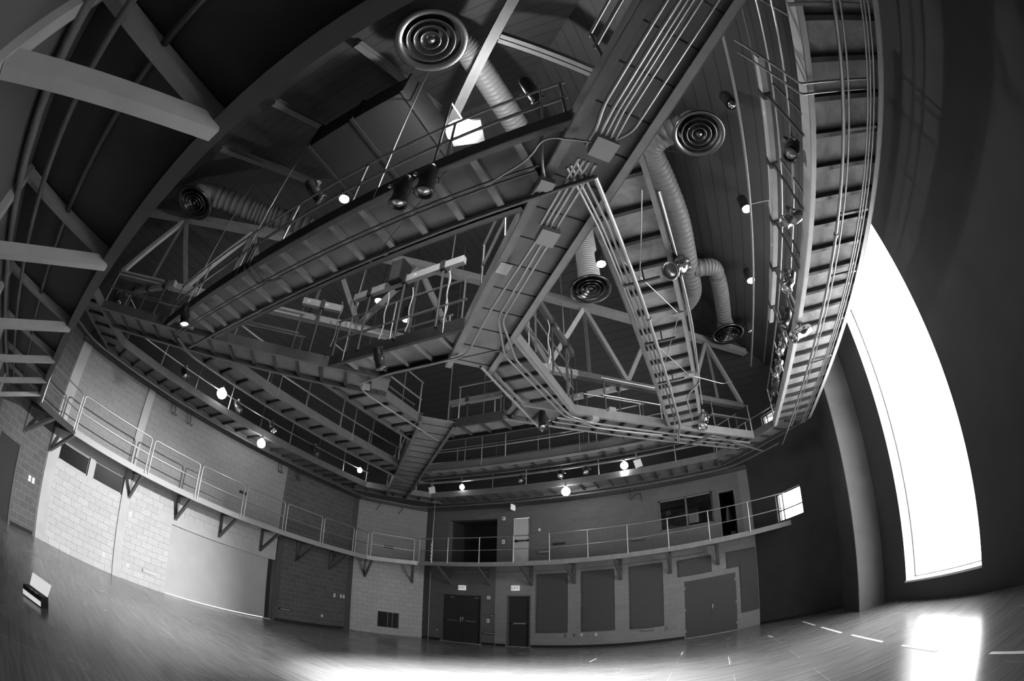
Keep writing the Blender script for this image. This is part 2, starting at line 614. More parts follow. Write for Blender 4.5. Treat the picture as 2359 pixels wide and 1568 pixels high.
# baseboards
for nm, segs in (('left', [((XL, 13.6), (XL, 9.9))]), ('back', [((-10.7, YB), (-11.6, YB)), ((-7.75, YB), (-8.75, YB)), ((-1.05, YB), (-6.7, YB))]),
                 ('back_right', [((4.7, 13.34), (1.68, YB - .03))]), ('front_left', [((XL, .82), (-12.9, -.02))])):
    mb = MB()
    for a, b in segs:
        a, b = V((*a, .05)), V((*b, .05))
        d = (b - a).normalized()
        n = V((-d.y, d.x, 0)) if nm != 'front_left' else V((-d.y, d.x, 0))
        c = V((CX, CY, .05)) - (a + b) / 2
        if n.dot(c) < 0:
            n = -n
        mb.beam(a + n * .008, b + n * .008, .016, .1)
    struct(mb.build('baseboard_' + nm, 'black'))

# ------------------------------------------------------------------ windows
r = sroot('window_1', (XR, 8.3, .46), 'tall white window in the right wall')
mb = MB()
mb.box((XR - .03, 6.50, .455), (XR + .30, 10.14, .50))
part(mb, 'window_sill', 'white', r)
mb = MB()
for y in (6.54, 10.04):
    mb.box((XR + .26, y, .46), (XR + .32, y + .06, 8.2))
mb.box((XR + .26, 6.54, .46), (XR + .32, 10.1, .52))
mb.box((XR + .26, 6.54, 8.14), (XR + .32, 10.1, 8.2))
part(mb, 'window_frame', 'steel_grey', r)
mb = MB()
mb.box((XR + .285, 6.6, .52), (XR + .293, 10.04, 8.14))
part(mb, 'window_pane', 'glass', r)
# plaster lining of the deep reveal
mb = MB()
mb.box((XR - .004, 10.095, .46), (XR + .26, 10.099, 8.2))
mb.box((XR - .004, 6.541, .46), (XR + .26, 6.545, 8.2))
part(mb, 'window_lining', 'white', r)


def wnd(name, p0, d, n, u0, u1, z0, z1, mull=(), bars=(), label=None, pane='glass', fr='frame', depth=.12, w=.05):
    """window in a wall; p0 wall origin, d along, n into room"""
    p0, d, n = V((p0[0], p0[1], 0)), V((d[0], d[1], 0)).normalized(), V((n[0], n[1], 0)).normalized()
    r = sroot(name, tuple(p0 + d * (u0 + u1) / 2 + V((0, 0, z0))), label)
    mb = MB()
    P = lambda u, z: p0 + d * u + V((0, 0, z)) - n * depth
    for u in (u0 + w / 2, u1 - w / 2, *mull):
        mb.beam(P(u, z0), P(u, z1), w, w, up=n)
    for z in (z0 + w / 2, z1 - w / 2, *bars):
        mb.beam(P(u0, z), P(u1, z), w, w, up=n)
    part(mb, 'window_frame', fr, r)
    k = sorted([u0, *mull, u1])
    for a, b in zip(k, k[1:]):
        c = P((a + b) / 2, (z0 + z1) / 2)
        part(MB().obox(c, d, n, (0, 0, 1), (b - a) / 2 - w / 2, .004, (z1 - z0) / 2 - w / 2), 'window_pane', pane, r)
    return r


dl, nl = (0, -1), (1, 0)
db, nb = (-1, 0), (0, -1)
dr_, nr_ = (-1, 1), (-1, -1)
wnd('window_2', (4.73, 13.31), dr_, nr_, 2.10, 3.22, 3.52, 4.50, mull=(2.98,), bars=(3.9,), fr='steel', label='small bright window above the right end of the balcony', w=.04)
wnd('window_3', (4.73, 13.31), dr_, nr_, 2.45, 3.22, 6.93, 7.45, mull=(3.0,), fr='steel', label='small bright window high up at gallery height', w=.04)
wnd('window_4', (1.65, YB), db, nb, bx(.24), bx(-1.78), 4.20, 5.38, mull=(bx(-.76),), label='dark control booth window above the balcony', w=.06, fr='conc_grey')
wnd('window_5', (XL, 13.97), dl, nl, ly(2.34), ly(1.24), 2.46, 3.0, label='dark window under the left balcony, nearer the front corner', pane='glass_dark', fr='conc', w=.035, depth=.1)
wnd('window_6', (XL, 13.97), dl, nl, ly(3.63), ly(2.54), 2.47, 3.02, label='dark window under the left balcony, beside the bracket', pane='glass_dark', fr='conc', w=.035, depth=.1)
wnd('window_7', (-11.63, YB), (-1.92, -2.42), (.78, -.62), 1.02, 1.93, .32, 1.05, mull=(1.28, 1.48), label='low dark hatch in the pale splayed corner', pane='glass_dark', fr='frame', w=.025, depth=.08)

# control booth behind its window and door: a dim box with shelf, monitor and bin
mb = MB()
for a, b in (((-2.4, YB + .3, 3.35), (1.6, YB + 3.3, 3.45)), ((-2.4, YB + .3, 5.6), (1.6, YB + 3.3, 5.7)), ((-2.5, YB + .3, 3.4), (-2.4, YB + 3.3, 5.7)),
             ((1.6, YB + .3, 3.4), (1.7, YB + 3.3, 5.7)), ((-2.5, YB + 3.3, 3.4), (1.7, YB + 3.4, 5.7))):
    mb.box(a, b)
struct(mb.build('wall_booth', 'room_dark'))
struct(MB().box((-12.2, YB + .31, -.1), (3.2, YB + .36, 3.3)).build('door_light_blocker', 'black'))  # unseen slab added behind the doors to stop daylight leaking through the gaps
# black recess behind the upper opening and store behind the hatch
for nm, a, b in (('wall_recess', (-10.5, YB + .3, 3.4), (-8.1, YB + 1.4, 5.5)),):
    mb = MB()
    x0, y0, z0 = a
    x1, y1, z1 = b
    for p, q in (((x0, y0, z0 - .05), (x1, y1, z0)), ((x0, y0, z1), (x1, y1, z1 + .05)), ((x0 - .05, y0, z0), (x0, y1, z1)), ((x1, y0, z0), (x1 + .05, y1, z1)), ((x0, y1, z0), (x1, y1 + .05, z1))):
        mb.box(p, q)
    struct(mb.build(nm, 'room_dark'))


# ------------------------------------------------------------------ doors
def hinges(r, y, x, zs):
    for z in zs:
        part(MB().tube([(x, y, z - .05), (x, y, z + .05)], .012, 6), 'hinge', 'rail', r)


def door_frame(r, x0, x1, z0, z1, m='frame', w=.05, y=YB):
    mb = MB()
    mb.box((x0, y - .012, z0), (x0 + w, y + .16, z1))
    mb.box((x1 - w, y - .012, z0), (x1, y + .16, z1))
    mb.box((x0 + w, y - .012, z1 - w), (x1 - w, y + .16, z1))
    part(mb, 'door_frame', m, r)


def push_bar(x0, x1, y, z, r, m='steel_mid'):
    mb = MB()
    mb.box((x0, y - .07, z - .03), (x1, y - .035, z + .03))
    mb.box((x0, y - .07, z - .045), (x0 + .12, y, z + .045))
    mb.box((x1 - .06, y - .07, z - .035), (x1, y, z + .035))
    part(mb, 'push_bar', m, r)


r = sroot('door_1', (-9.73, YB, 0), 'double exit doors under the balcony')
door_frame(r, -10.67, -8.79, 0, 2.18)
for a, b in ((-10.61, -9.735), (-9.725, -8.85)):
    lf = part(MB().box((a, YB + .08, .01), (b, YB + .125, 2.125)), 'door_leaf', 'door', r)
push_bar(-10.5, -9.8, YB + .08, .99, r)
push_bar(-9.66, -8.95, YB + .08, .99, r)
mb = MB()
mb.box((-9.80, YB + .05, .93), (-9.755, YB + .08, 1.16))
mb.box((-9.70, YB + .05, .93), (-9.655, YB + .08, 1.16))
part(mb, 'door_handle', 'rail', r)
for x in (-10.2, -9.05):
    part(MB().box((x - .1, YB + .03, 2.0), (x + .1, YB + .08, 2.07)), 'door_closer', 'steel_mid', r)
part(MB().box((-10.67, YB - .10, 0), (-8.79, YB + .16, .008)), 'threshold', 'steel_pale', r)
r = sroot('door_2', (-7.2, YB, 0), 'single exit door under the balcony')
door_frame(r, -7.70, -6.73, 0, 2.18)
part(MB().box((-7.64, YB + .08, .01), (-6.79, YB + .125, 2.125)), 'door_leaf', 'door', r)
push_bar(-7.55, -6.86, YB + .08, 1.0, r, 'steel_grey')
part(MB().box((-7.70, YB - .10, 0), (-6.73, YB + .16, .008)), 'threshold', 'steel_pale', r)
r = sroot('door_3', (-7.1, YB, 3.47), 'pale door on the back balcony')
door_frame(r, -7.52, -6.73, 3.42, 5.45)
part(MB().box((-7.46, YB + .05, 3.48), (-6.79, YB + .095, 5.39)), 'door_leaf', 'door_white', r)
push_bar(-7.42, -6.84, YB + .05, 4.45, r, 'steel')
r = sroot('door_4', (-.1, YB, 0), 'wide flush double doors below the panels')
for a, b in ((-1.02, -.1), (-.094, .83)):
    part(MB().box((a, YB + .012, .02), (b, YB + .06, 2.18)), 'door_leaf', 'door_grey', r)
mb = MB()
mb.box((-.06, YB - .01, .98), (-.01, YB + .012, 1.16))
mb.tube([(-.035, YB - .01, 1.03), (-.035, YB - .05, 1.03), (.08, YB - .05, 1.03)], .01, 6)
part(mb, 'door_handle', 'rail', r)
hinges(r, YB + .004, -1.0, (.28, 1.1, 1.93))
hinges(r, YB + .004, .81, (.28, 1.09, 1.93))
part(MB().box((-1.02, YB - .08, 0), (.83, YB + .06, .012)), 'threshold', 'steel_pale', r)
r = sroot('door_5', (.77, YB, 3.47), 'control booth door standing open')
door_frame(r, .45, 1.09, 3.42, 5.28, 'conc_grey', .04)
part(MB().beam((1.06, YB + .22, 4.35), (1.04, YB + .8, 4.35), .04, 1.8), 'door_leaf', 'door', r)
r = sroot('door_6', (XL - .12, 7.7, 0), 'big smooth grey sliding panel in the left wall')
part(MB().box((XL - .17, 5.5, .03), (XL - .10, 9.64, 2.36)), 'door_leaf', 'slide', r)
part(MB().box((XL - .19, 9.64, 0), (XL - .185, 9.95, 2.36)), 'door_pocket', 'black', r)
part(MB().box((XL - .17, 5.5, 0), (XL + .01, 9.9, .014)), 'floor_track', 'steel_pale', r)
r = sroot('door_7', (-12.55, -.5, 0), 'dark door in the front-left splayed corner')
_d = V((-12.2 - XL, YF - .85, 0)).normalized()
_n = V((-_d.y, _d.x, 0))
_o = V((XL, .85, 0))
part(MB().obox(_o + _d * 1.625 - _n * .06 + V((0, 0, 1.05)), _d, _n, (0, 0, 1), .475, .025, 1.05), 'door_leaf', 'door', r)
mb = MB()
for u in (1.17, 2.08):
    mb.obox(_o + _d * u - _n * .03 + V((0, 0, 1.05)), _d, _n, (0, 0, 1), .03, .05, 1.05)
part(mb, 'door_frame', 'frame', r)

# ------------------------------------------------------------------ balconies
def balcony(label, a, b, wa, wb, za, zb, brks, loc_label=None, mats=('steel_mid', 'steel_grey')):
    """edge a->b (plan), wall side wa->wb, fascia bottom za->zb, brackets = list of (edge point, wall point, foot z)"""
    a3, b3 = V((*a, za)), V((*b, zb))
    t = thing('balcony', label, 'balcony', tuple((a3 + b3) / 2), 'balconies round the walls')
    mb = MB()
    zt = .15
    vs = [V((*a, za + zt - .03)), V((*b, zb + zt - .03)), V((*wb, zb + zt - .03)), V((*wa, za + zt - .03))]
    vs += [v + V((0, 0, .035)) for v in vs]
    mb.raw(vs, [(0, 1, 2, 3), (7, 6, 5, 4), (0, 4, 5, 1), (1, 5, 6, 2), (2, 6, 7, 3), (3, 7, 4, 0)])
    part(mb, 'deck', 'steel', t)
    mb = MB()
    w = (V((*wa, 0)) + V((*wb, 0))) / 2 - (V((*a, 0)) + V((*b, 0))) / 2
    d = (b3 - a3)
    s = w - d * (w.dot(d) / d.dot(d))
    s.normalize()
    mb.channel(a3, b3, s, zt + .02, .085, .014)
    part(mb, 'fascia', mats[1], t)
    for (ex, ey), (wx, wy), zf, zt0 in brks:
        e, f = V((ex, ey, zt0 + .01)), V((wx, wy, zf))
        dn = V((wx - ex, wy - ey, 0)).normalized()
        mb = MB()
        mb.beam(f - dn * .03 + V((0, 0, -.07)), V((wx, wy, zt0 + .1)) - dn * .03, .1, .06, up=dn)
        mb.beam(f - dn * .05, e + dn * .05, .085, .085)
        mb.beam(V((wx, wy, zt0 + .06)) - dn * .02, e + dn * .02 + V((0, 0, .05)), .07, .08)
        part(mb, 'bracket', mats[0], t)
    return t


XE, YE = -12.45, 15.2
Lb = [1.44, 3.88, 5.65, 7.39, 9.15, 10.86, 12.6]
balcony('long steel balcony along the pale left wall on triangular brackets', (XE, 13.6), (XE, 1.45), (XL, 13.97), (XL, .85), 3.20, 3.20,
        mats=('steel_mid', 'fascia'), brks=[((XE, y), (XL, y), 2.53, 3.20) for y in Lb[1:]] + [((XE + .02, 1.5), (XL + .0, .9), 2.55, 3.2)])
cd = V((1.92, 2.42, 0)).normalized()
cn = V((cd.y, -cd.x, 0))
cw = lambda u: V((XL, 13.97, 0)) + cd * u
ce = lambda u: V((XE, 13.6, 0)) + cd * u
balcony('short steel balcony across the pale splayed corner', (XE, 13.6), (-11.13, YE), (XL, 13.97), (-11.63, YB), 3.20, 3.28, mats=('steel_mid', 'steel_pale'), brks=
        [(tuple(ce(.22)[:2]), tuple(cw(.52)[:2]), 2.55, 3.21), (tuple(ce(1.92)[:2]), tuple(cw(2.58)[:2]), 2.58, 3.27)])
Bb = [-10.2, -8.43, -6.68, -5.01, -3.27, -1.48, .24]
balcony('long steel balcony along the back wall above the exit doors', (-11.13, YE), (2.84, YE), (-11.63, YB), (1.65, YB), 3.29, 3.29,
        [((x - .0, YE), (x, YB), 2.63, 3.29) for x in Bb])
Fb = [-1.41, -3.04, -4.79, -6.48, -8.24, -10.0]
balcony('steel balcony over the camera along the front wall', (4.6, .12), (-11.46, .12), (4.6, YF), (-12.2, YF), 3.22, 3.20,
        [((x, .12), (x, YF), 2.64, 3.22) for x in [2.0, .3] + Fb], mats=('steel_lt', 'steel_mid'))
fl_e0, fl_e1 = V((-11.46, .12, 0)), V((XE, 1.45, 0))
balcony('short dark balcony across the front-left splayed corner', (-11.46, .12), (XE, 1.45), (-12.2, YF), (XL, .85), 3.20, 3.20,
        [(tuple((fl_e0 * .55 + fl_e1 * .45)[:2]), (-12.85, -.1), 2.55, 3.20)], mats=('steel_mid', 'steel'))


def rail_panel(label, p, q, z0, z1, zm, r=.02, rad=.09, group='railing panels of the left balcony', open_end=False):
    p, q = V((p[0], p[1], 0)), V((q[0], q[1], 0))
    d = (q - p).normalized()
    t = thing('railing_panel', label, 'railing', tuple((p + q) / 2 + V((0, 0, z0))), group)
    U = V((0, 0, 1))
    pts = [p + U * z0]
    for k in range(5):
        a = math.pi / 2 * k / 4
        pts.append(p + U * (z1 - rad) + d * (rad - rad * math.cos(a)) + U * (rad * math.sin(a)))
    for k in range(5):
        a = math.pi / 2 * k / 4
        pts.append(q + U * (z1 - rad) - d * (rad - rad * math.sin(a)) + U * (rad * math.cos(a)))
    pts.append(q + U * z0)
    part(MB().tube(pts, r, 8), 'hoop', 'rail', t)
    part(MB().tube([p + U * zm, q + U * zm], r * .9, 8), 'mid_rail', 'rail', t)
    return t


for i, (y0, y1) in enumerate([(1.47, 3.91), (4.02, 5.70), (5.80, 7.46), (7.58, 9.20), (9.33, 10.98), (11.10, 12.68)]):
    rail_panel('round-cornered steel railing panel on the left balcony, %s from the front corner' % ORD[i], (XE + .03, y0), (XE + .03, y1), 3.30, 4.33, 3.85)
rail_panel('narrow steel railing panel closing the back end of the left balcony', (XE + .03, 12.8), (XE + .03, 13.52), 3.30, 4.33, 3.85)
rail_panel('steel railing panel in front of the pale splayed corner', ce(.12) - cn * 0, ce(1.9), 3.32, 4.38, 3.88, group='railing panels of the splayed corners')
rail_panel('narrow steel railing panel beside the pale splayed corner at the back', (-11.08, YE), (-10.45, YE), 3.38, 4.43, 3.93, group='railing panels of the splayed corners')
rail_panel('steel railing panel on the dark front-left corner balcony', fl_e0 + (fl_e1 - fl_e0) * .05, fl_e0 + (fl_e1 - fl_e0) * .96, 3.30, 4.30, 3.82, group='railing panels of the splayed corners')
t = thing('guard_rail', 'long two-rail steel railing on the back balcony', 'railing', (-4, YE, 3.4))
part(MB().tube([(-10.4, YE, 4.45), (2.75, YE, 4.45)], .02), 'top_rail', 'rail', t)
part(MB().tube([(-10.4, YE, 3.94), (2.75, YE, 3.94)], .017), 'mid_rail', 'rail', t)
for k in range(9):
    x = -9.7 + 1.386 * k
    part(MB().tube([(x, YE - .03, 3.40), (x, YE - .03, 4.46)], .022), 'post', 'rail', t)
t = tag(MB().tube([(-10.44, YE - .04, 3.4)] + [(-10.44 + .03 * math.sin(k * 2.1), YE - .05, 3.45 + .05 * k) for k in range(16)] + [(-10.44, YE - .04, 4.3), (-10.43, YE - .02, 6.0)], [.012] + [.03] * 16 + [.012, .006], 6).build('hanging_rope', 'white'),
        'pale knotted rope hanging by the corner of the back balcony', 'rope')

# ------------------------------------------------------------------ catwalks
ZC = 5.94


def catwalk(label, A0, A1, B0, B1, rails=((0, 1), (0, 1)), group=None, girder='steel_mid', hang=(), w_j=.055, z0=ZC, h=.22, joist='steel', fl=.075, deck='ply_dark', seam=False):
    A0, A1, B0, B1 = [V((p[0], p[1], 0)) for p in (A0, A1, B0, B1)]
    c = (A0 + A1 + B0 + B1) / 4
    t = thing('catwalk', label, 'catwalk', (c.x, c.y, z0), group)
    d = (A1 - A0).normalized()
    n = V((-d.y, d.x, 0))
    if (A0 - B0).dot(n) < 0:
        n = -n
    U = V((0, 0, 1))
    z = U * z0
    part(MB().channel(A0 + z, A1 + z, -n, h, fl), 'girder', girder, t)
    part(MB().channel(B0 + z, B1 + z, n, h, fl), 'girder', girder, t)
    i = .01
    part(MB().prism([tuple(p[:2]) for p in (A0 - n * i, A1 - n * i, B1 + n * i, B0 + n * i)], z0 + .13, z0 + .155), 'deck', deck, t)
    # joists square to the girders
    la, lb = A0.dot(n), B0.dot(n)
    sa0, sa1, sb0, sb1 = A0.dot(d), A1.dot(d), B0.dot(d), B1.dot(d)
    s = math.ceil(min(sa0, sb0) / .535) * .535
    while s < max(sa1, sb1) - .03:
        lo, hi = 0.0, 1.0
        for e0, e1, sg in ((sa0, sb0, 1), (sa1, sb1, -1)):   # need sg*(s - (e0+(e1-e0)k)) >= 0
            f0, f1 = sg * (s - e0), sg * (s - e1)
            if f0 < 0 and f1 < 0:
                lo, hi = 1, 0
            elif f0 * f1 < 0:
                k = f0 / (f0 - f1)
                if f0 < 0:
                    lo = max(lo, k)
                else:
                    hi = min(hi, k)
        if hi - lo > .12:
            p = d * s + n * (la + (lb - la) * lo) + U * (z0 + .09)
            q = d * s + n * (la + (lb - la) * hi) + U * (z0 + .09)
            if seam:
                k = U * .034
                part(MB().beam(p + k, q + k, .014, .01), 'joist', 'black', t)
            else:
                part(MB().beam(p, q, w_j, .07), 'joist', joist, t)
        s += .535
    for (E0, E1, ivs) in ((A0, A1, rails[0]), (B0, B1, rails[1])):
        L = (E1 - E0).length
        if not ivs:
            continue
        if not isinstance(ivs[0], (tuple, list)):
            ivs = [ivs]
        for f0, f1 in ivs:
            p, q = E0 + (E1 - E0) * f0, E0 + (E1 - E0) * f1
            part(MB().tube([p + U * (z0 + .59), q + U * (z0 + .59)], .024), 'mid_rail', 'rail', t)
            part(MB().tube([p + U * (z0 + 1.05), q + U * (z0 + 1.05)], .021), 'top_rail', 'rail', t)
            k = max(1, round((q - p).length / 1.35))
            for j in range(k + 1):
                pp = p + (q - p) * ((j + .04) / (k + .08))
                part(MB().tube([pp + U * (z0 + .2), pp + U * (z0 + 1.06)], .02), 'post', 'rail' if j % 2 else 'iron', t)
    for hx, hy in hang:
        zz = rz(max(abs(hx - CX), abs(hy - CY))) - .05
        part(MB().tube([(hx, hy, z0 + .02), (hx, hy, zz)], .014, 6), 'hanger', 'rail', t)
    return t


hw = .62  # half width of a diagonal along x+y
gO, gI, gD, gR = 'outer square of catwalks', 'inner ring of catwalks', 'diagonal catwalks', 'perimeter gallery catwalks'
catwalk('dark catwalk across the front of the outer square, with floodlight above it', (-9.09, 2.24), (-.41, 2.24), (-8.12, 3.21), (-1.38, 3.21), group=gO,
        hang=[(-5.95, 2.24), (-8.0, 2.24), (-2.9, 2.24)], girder='steel', w_j=.085, joist='steel_grey')
catwalk('catwalk on the right side of the outer square with pale plywood underside', (-.70, 3.77), (-.70, 10.63), (.18, 2.89), (.18, 11.51), group=gO, girder='steel_grey', joist='steel', deck='ply',
        rails=((.12, .9), (.05, .95)), hang=[(.18, 4.6), (-.7, 7.3), (.18, 9.6)])
catwalk('narrow catwalk along the back of the outer square', (-1.31, 11.26), (-8.19, 11.26), (-.44, 12.13), (-9.06, 12.13), group=gO, hang=[(-3.2, 11.26), (-6.2, 11.26)])
catwalk('narrow catwalk on the left side of the outer square', (-8.75, 3.82), (-8.75, 10.58), (-9.6, 2.97), (-9.6, 11.43), group=gO, hang=[(-8.75, 5.6), (-8.75, 8.4)])
catwalk('front leg of the inner catwalk ring with black girder', (-6.31, 5.02), (-3.19, 5.02), (-5.53, 5.80), (-3.97, 5.80), group=gI, girder='steel', joist='steel_grey', hang=[(-5.9, 5.02), (-3.6, 5.02)])
catwalk('right leg of the inner catwalk ring', (-3.45, 6.52), (-3.45, 7.88), (-2.57, 5.64), (-2.57, 8.76), group=gI, girder='steel_grey', joist='steel', hang=[(-2.57, 6.2), (-2.57, 8.3)])
catwalk('back leg of the inner catwalk ring', (-4.15, 8.42), (-5.35, 8.42), (-3.37, 9.2), (-6.13, 9.2), group=gI, girder='steel', hang=[(-3.9, 8.42), (-5.6, 8.42)])
catwalk('left leg of the inner catwalk ring', (-6.05, 6.52), (-6.05, 7.88), (-7.0, 5.57), (-7.0, 8.83), group=gI, hang=[(-7.0, 6.0), (-7.0, 8.3)])


def diag(label, sx, sy, d0, d1, rails, girder='steel_mid', **k):
    u = V((sx, sy, 0)).normalized()
    n = V((-u.y, u.x, 0)) * .4385
    c = V((CX, CY, 0))
    return catwalk(label, c + u * d0 + n, c + u * d1 + n, c + u * d0 - n, c + u * d1 - n, rails, group=gD, girder=girder, z0=ZC - .006, **k)


diag('wide diagonal catwalk overhead carrying six parallel conduits', 1, -1, 1.34, 9.6, (((.26, .52), (.72, 1)), ((.26, .52), (.72, 1))), 'steel_grey', fl=.11, seam=True, deck='ply_mid')
diag('diagonal catwalk running away to the pale back-left corner', -1, 1, 1.34, 9.75, (((.26, .5), (.72, .95)), ((.26, .5), (.72, .95))), seam=True)
diag('diagonal catwalk running to the bright upper window at the right', 1, 1, 1.34, 8.75, (((.28, .52), (.76, 1)), ((.28, .52), (.76, 1))), girder='steel_grey', joist='steel')
diag('diagonal catwalk running to the front-left corner', -1, -1, 1.34, 8.75, (((.28, .52), (.76, 1)), ((.28, .52), (.76, 1))))
# perimeter gallery
ri, yi, yo = 2.34, 5.284, 5.45
catwalk('perimeter gallery above the tall window with bright plywood underside', (2.32, 0.0), (2.32, CY + yi), (3.56, 0.0), (3.56, CY + yo), group=gR, girder='steel_pale', joist='steel', deck='ply',
        rails=((.02, .98), (.0, 1)), fl=.09, w_j=.07)
catwalk('perimeter gallery along the back wall', (CX + yi, 14.29), (CX - yi, 14.29), (CX + yo, 15.45), (CX - yo, 15.45), group=gR, rails=((0, 1), ()))
catwalk('perimeter gallery along the left wall', (-11.84, CY + yi), (-11.84, CY - yi), (-13.0, CY + yo), (-13.0, CY - yo), group=gR, rails=((0, 1), ()))
catwalk('perimeter gallery across the right back corner by the small window', (2.34, CY + yi), (CX + yi, 14.29), (3.55, CY + yo), (CX + yo, 15.45), group=gR, rails=((.55, 1), (.3, 1)))
catwalk('perimeter gallery across the front-left corner', (-11.84, CY - yi), (CX - yi, .11), (-13.0, CY - yo), (CX - yo, -.8), group=gR, rails=((0, .3), ()))
for nm, lab in (((-11.84, CY + yi, CX - yi, 14.29), 'left'),):
    catwalk('perimeter gallery across the pale back-left corner', (CX - yi, 14.29), (-11.84, CY + yi), (CX - yo, 15.45), (-13.0, CY + yo), group=gR, rails=((0, .25), ()), z0=ZC + .006)


# ------------------------------------------------------------------ pipes, conduits, boxes
def fillet(pts, rad, n=5):
    pts = [V(p) for p in pts]
    out = [pts[0]]
    for a, b, c in zip(pts, pts[1:], pts[2:]):
        u, w = (a - b), (c - b)
        k = min(rad, u.length * .45, w.length * .45)
        p, q = b + u.normalized() * k, b + w.normalized() * k
        for i in range(n + 1):
            t = i / n
            out.append(p * (1 - t) ** 2 + b * 2 * t * (1 - t) + q * t * t)
    out.append(pts[-1])
    return out


def conduit(label, pts, r=.018, m='galv', rad=.15, group=None, name='conduit', clamps=()):
    o = tag(MB().tube(fillet(pts, rad), r, 8).build(name, m), label, 'pipe', group)
    for p, d in clamps:
        part(MB().tube([V(p) - V(d) * .025, V(p) + V(d) * .025], r * 1.5, 8), 'coupling', m, o)
    return o


u1 = V((1, -1, 0)).normalized()
n1 = V((1, 1, 0)).normalized()
Cc = V((CX, CY, 0))


def dg(s, off, z):
    return tuple(Cc + u1 * s + n1 * off + V((0, 0, z)))


zc = 5.86
offs = [-.26, -.16, -.10, -.05, .02, .16]
for i, o in enumerate(offs):
    g = 'six conduits under the wide diagonal'
    r_ = .022 if i in (0, 1) else .017
    if i == 5:
        pts = [dg(10.5, o, zc), dg(6.75, o, zc), dg(6.55, .03, zc)]
    else:
        pts = [dg(10.5, o, zc), dg(6.9, o, zc), dg(6.62, -.20 + .06 * i, zc), dg(6.38, -.20 + .06 * i, zc)]
    conduit('thin grey conduit under the wide diagonal catwalk, %s from its left edge' % ORD[i], pts, r_, group=g)
for i, o in enumerate((-.2, -.14, -.08, .0)):
    e = [dg(6.2, o, zc), dg(5.15, o, zc)]
    conduit('grey conduit between the two junction boxes on the diagonal, %s from the left' % ORD[i], e, .02, group='conduits between the two boxes')
conduit('grey conduit leaving the second box to the left leg of the inner ring', [dg(4.9, -.14, zc), (-2.6, 4.73, zc), (-3.5, 5.65, zc), (-5.1, 5.63, zc), (-6.06, 5.72, zc), (-6.2, 6.1, zc), (-6.15, 8.9, zc)], .02, rad=.2)
conduit('thin conduit arching from the inner ring front leg across the diagonal to its right leg', [(-5.0, 5.68, zc), (-3.9, 5.67, zc), (-2.9, 5.7, zc), (-2.74, 6.4, zc), (-2.69, 8.4, zc)], .013, 'iron')
conduit('grey conduit leaving the second box straight down the diagonal', [dg(4.9, -.06, zc), dg(3.2, -.06, zc), (-2.9, 5.9, zc), (-2.78, 8.6, zc), (-2.3, 9.6, zc), (-.9, 10.9, zc)], .02)
conduit('grey conduit beside it bending to the right leg of the inner ring', [dg(4.9, .02, zc), dg(3.15, .02, zc), (-2.78, 6.1, zc), (-2.66, 8.7, zc), (-2.2, 9.45, zc), (-.85, 10.75, zc)], .02)
conduit('big grey pipe crossing under the right leg of the inner ring', [(-3.43, 6.05, 5.85), (-3.5, 9.2, 5.85)], .028, 'steel_grey')
for lab, s, o, sz in (('grey junction box where the six conduits meet on the wide diagonal', 6.45, -.04, .125), ('grey junction box lower on the wide diagonal catwalk', 5.03, -.06, .115), ):
    t = thing('junction_box', lab, 'box', dg(s, o, 5.8), 'junction boxes under the catwalks')
    part(MB().obox(dg(s, o, 5.83), u1, n1, (0, 0, 1), .125, sz, .05), 'box', 'box', t)
    part(MB().obox(dg(s, o, 5.777), u1, n1, (0, 0, 1), .127, sz + .004, .004), 'lid', 'box', t)
for lab, c in (('small junction box at the end of the front catwalk', (-.96, 2.86, 5.83)), ('small junction box under the left leg of the inner ring', (-5.95, 5.85, 5.84)),
               ('small junction box where conduits turn at the right leg of the inner ring', (-2.2, 9.05, 5.84)), ('small junction box beside the right leg of the inner ring', (-1.75, 8.8, 5.86))):
    t = thing('junction_box', lab, 'box', c, 'junction boxes under the catwalks')
    part(MB().obox(c, (1, 1, 0), (-1, 1, 0), (0, 0, 1), .08, .07, .04), 'box', 'box', t)
    part(MB().obox((c[0], c[1], c[2] - .043), (1, 1, 0), (-1, 1, 0), (0, 0, 1), .084, .074, .004), 'lid', 'box', t)
conduit('long thick pipe from the diagonal along the front catwalk', [(-.42, 2.94, 5.8), (-1.2, 2.96, 5.8), (-8.9, 2.98, 5.8)], .03, 'iron', clamps=[((-1.1, 2.955, 5.8), V((1, 0, 0))), ((-3.2, 2.96, 5.8), V((1, 0, 0)))], name='sprinkler_pipe')
conduit('long thick pipe running along the right outer catwalk', [(-.42, 2.94, 5.8), (-.42, 3.4, 5.8), (-.38, 10.2, 5.8), (-.55, 11.55, 5.8)], .032, 'galv', .1, name='sprinkler_pipe',
        clamps=[((-.40, 5.75, 5.8), V((0, 1, 0))), ((-.39, 8.1, 5.8), V((0, 1, 0)))])
for i, x in enumerate((-.62, -.57, -.5)):
    conduit('thin conduit beside the thick pipe under the right outer catwalk, %s from the left' % ORD[i], [(x - .05, 2.75 - i * .02, zc), (x, 3.75, zc), (x + .02, [5.9, 8.6, 10.1][i], zc)] + ([(x + .02, 10.1, zc), (-.62, 11.4, zc)] if i == 2 else []), .018, group='conduits under the right outer catwalk')
conduit('bent pair conduit on the outer edge of the right outer catwalk', [(.22, 3.55, 6.02), (.27, 6.4, 5.95), (.24, 8.6, 5.95), (.0, 8.75, 5.86), (-.1, 9.0, 5.86), (-.06, 10.3, 5.86)], .018)
conduit('straight conduit on the outer face of the right outer catwalk', [(.24, 3.6, 6.08), (.24, 10.0, 6.08)], .014, 'steel_grey')
conduit('thin conduit along the middle of the front catwalk, left of its twin', [(-.95, 2.62, 5.88), (-2.2, 2.60, 5.88), (-9.0, 2.5, 5.88)], .014, 'iron', group='twin conduits under the front catwalk')
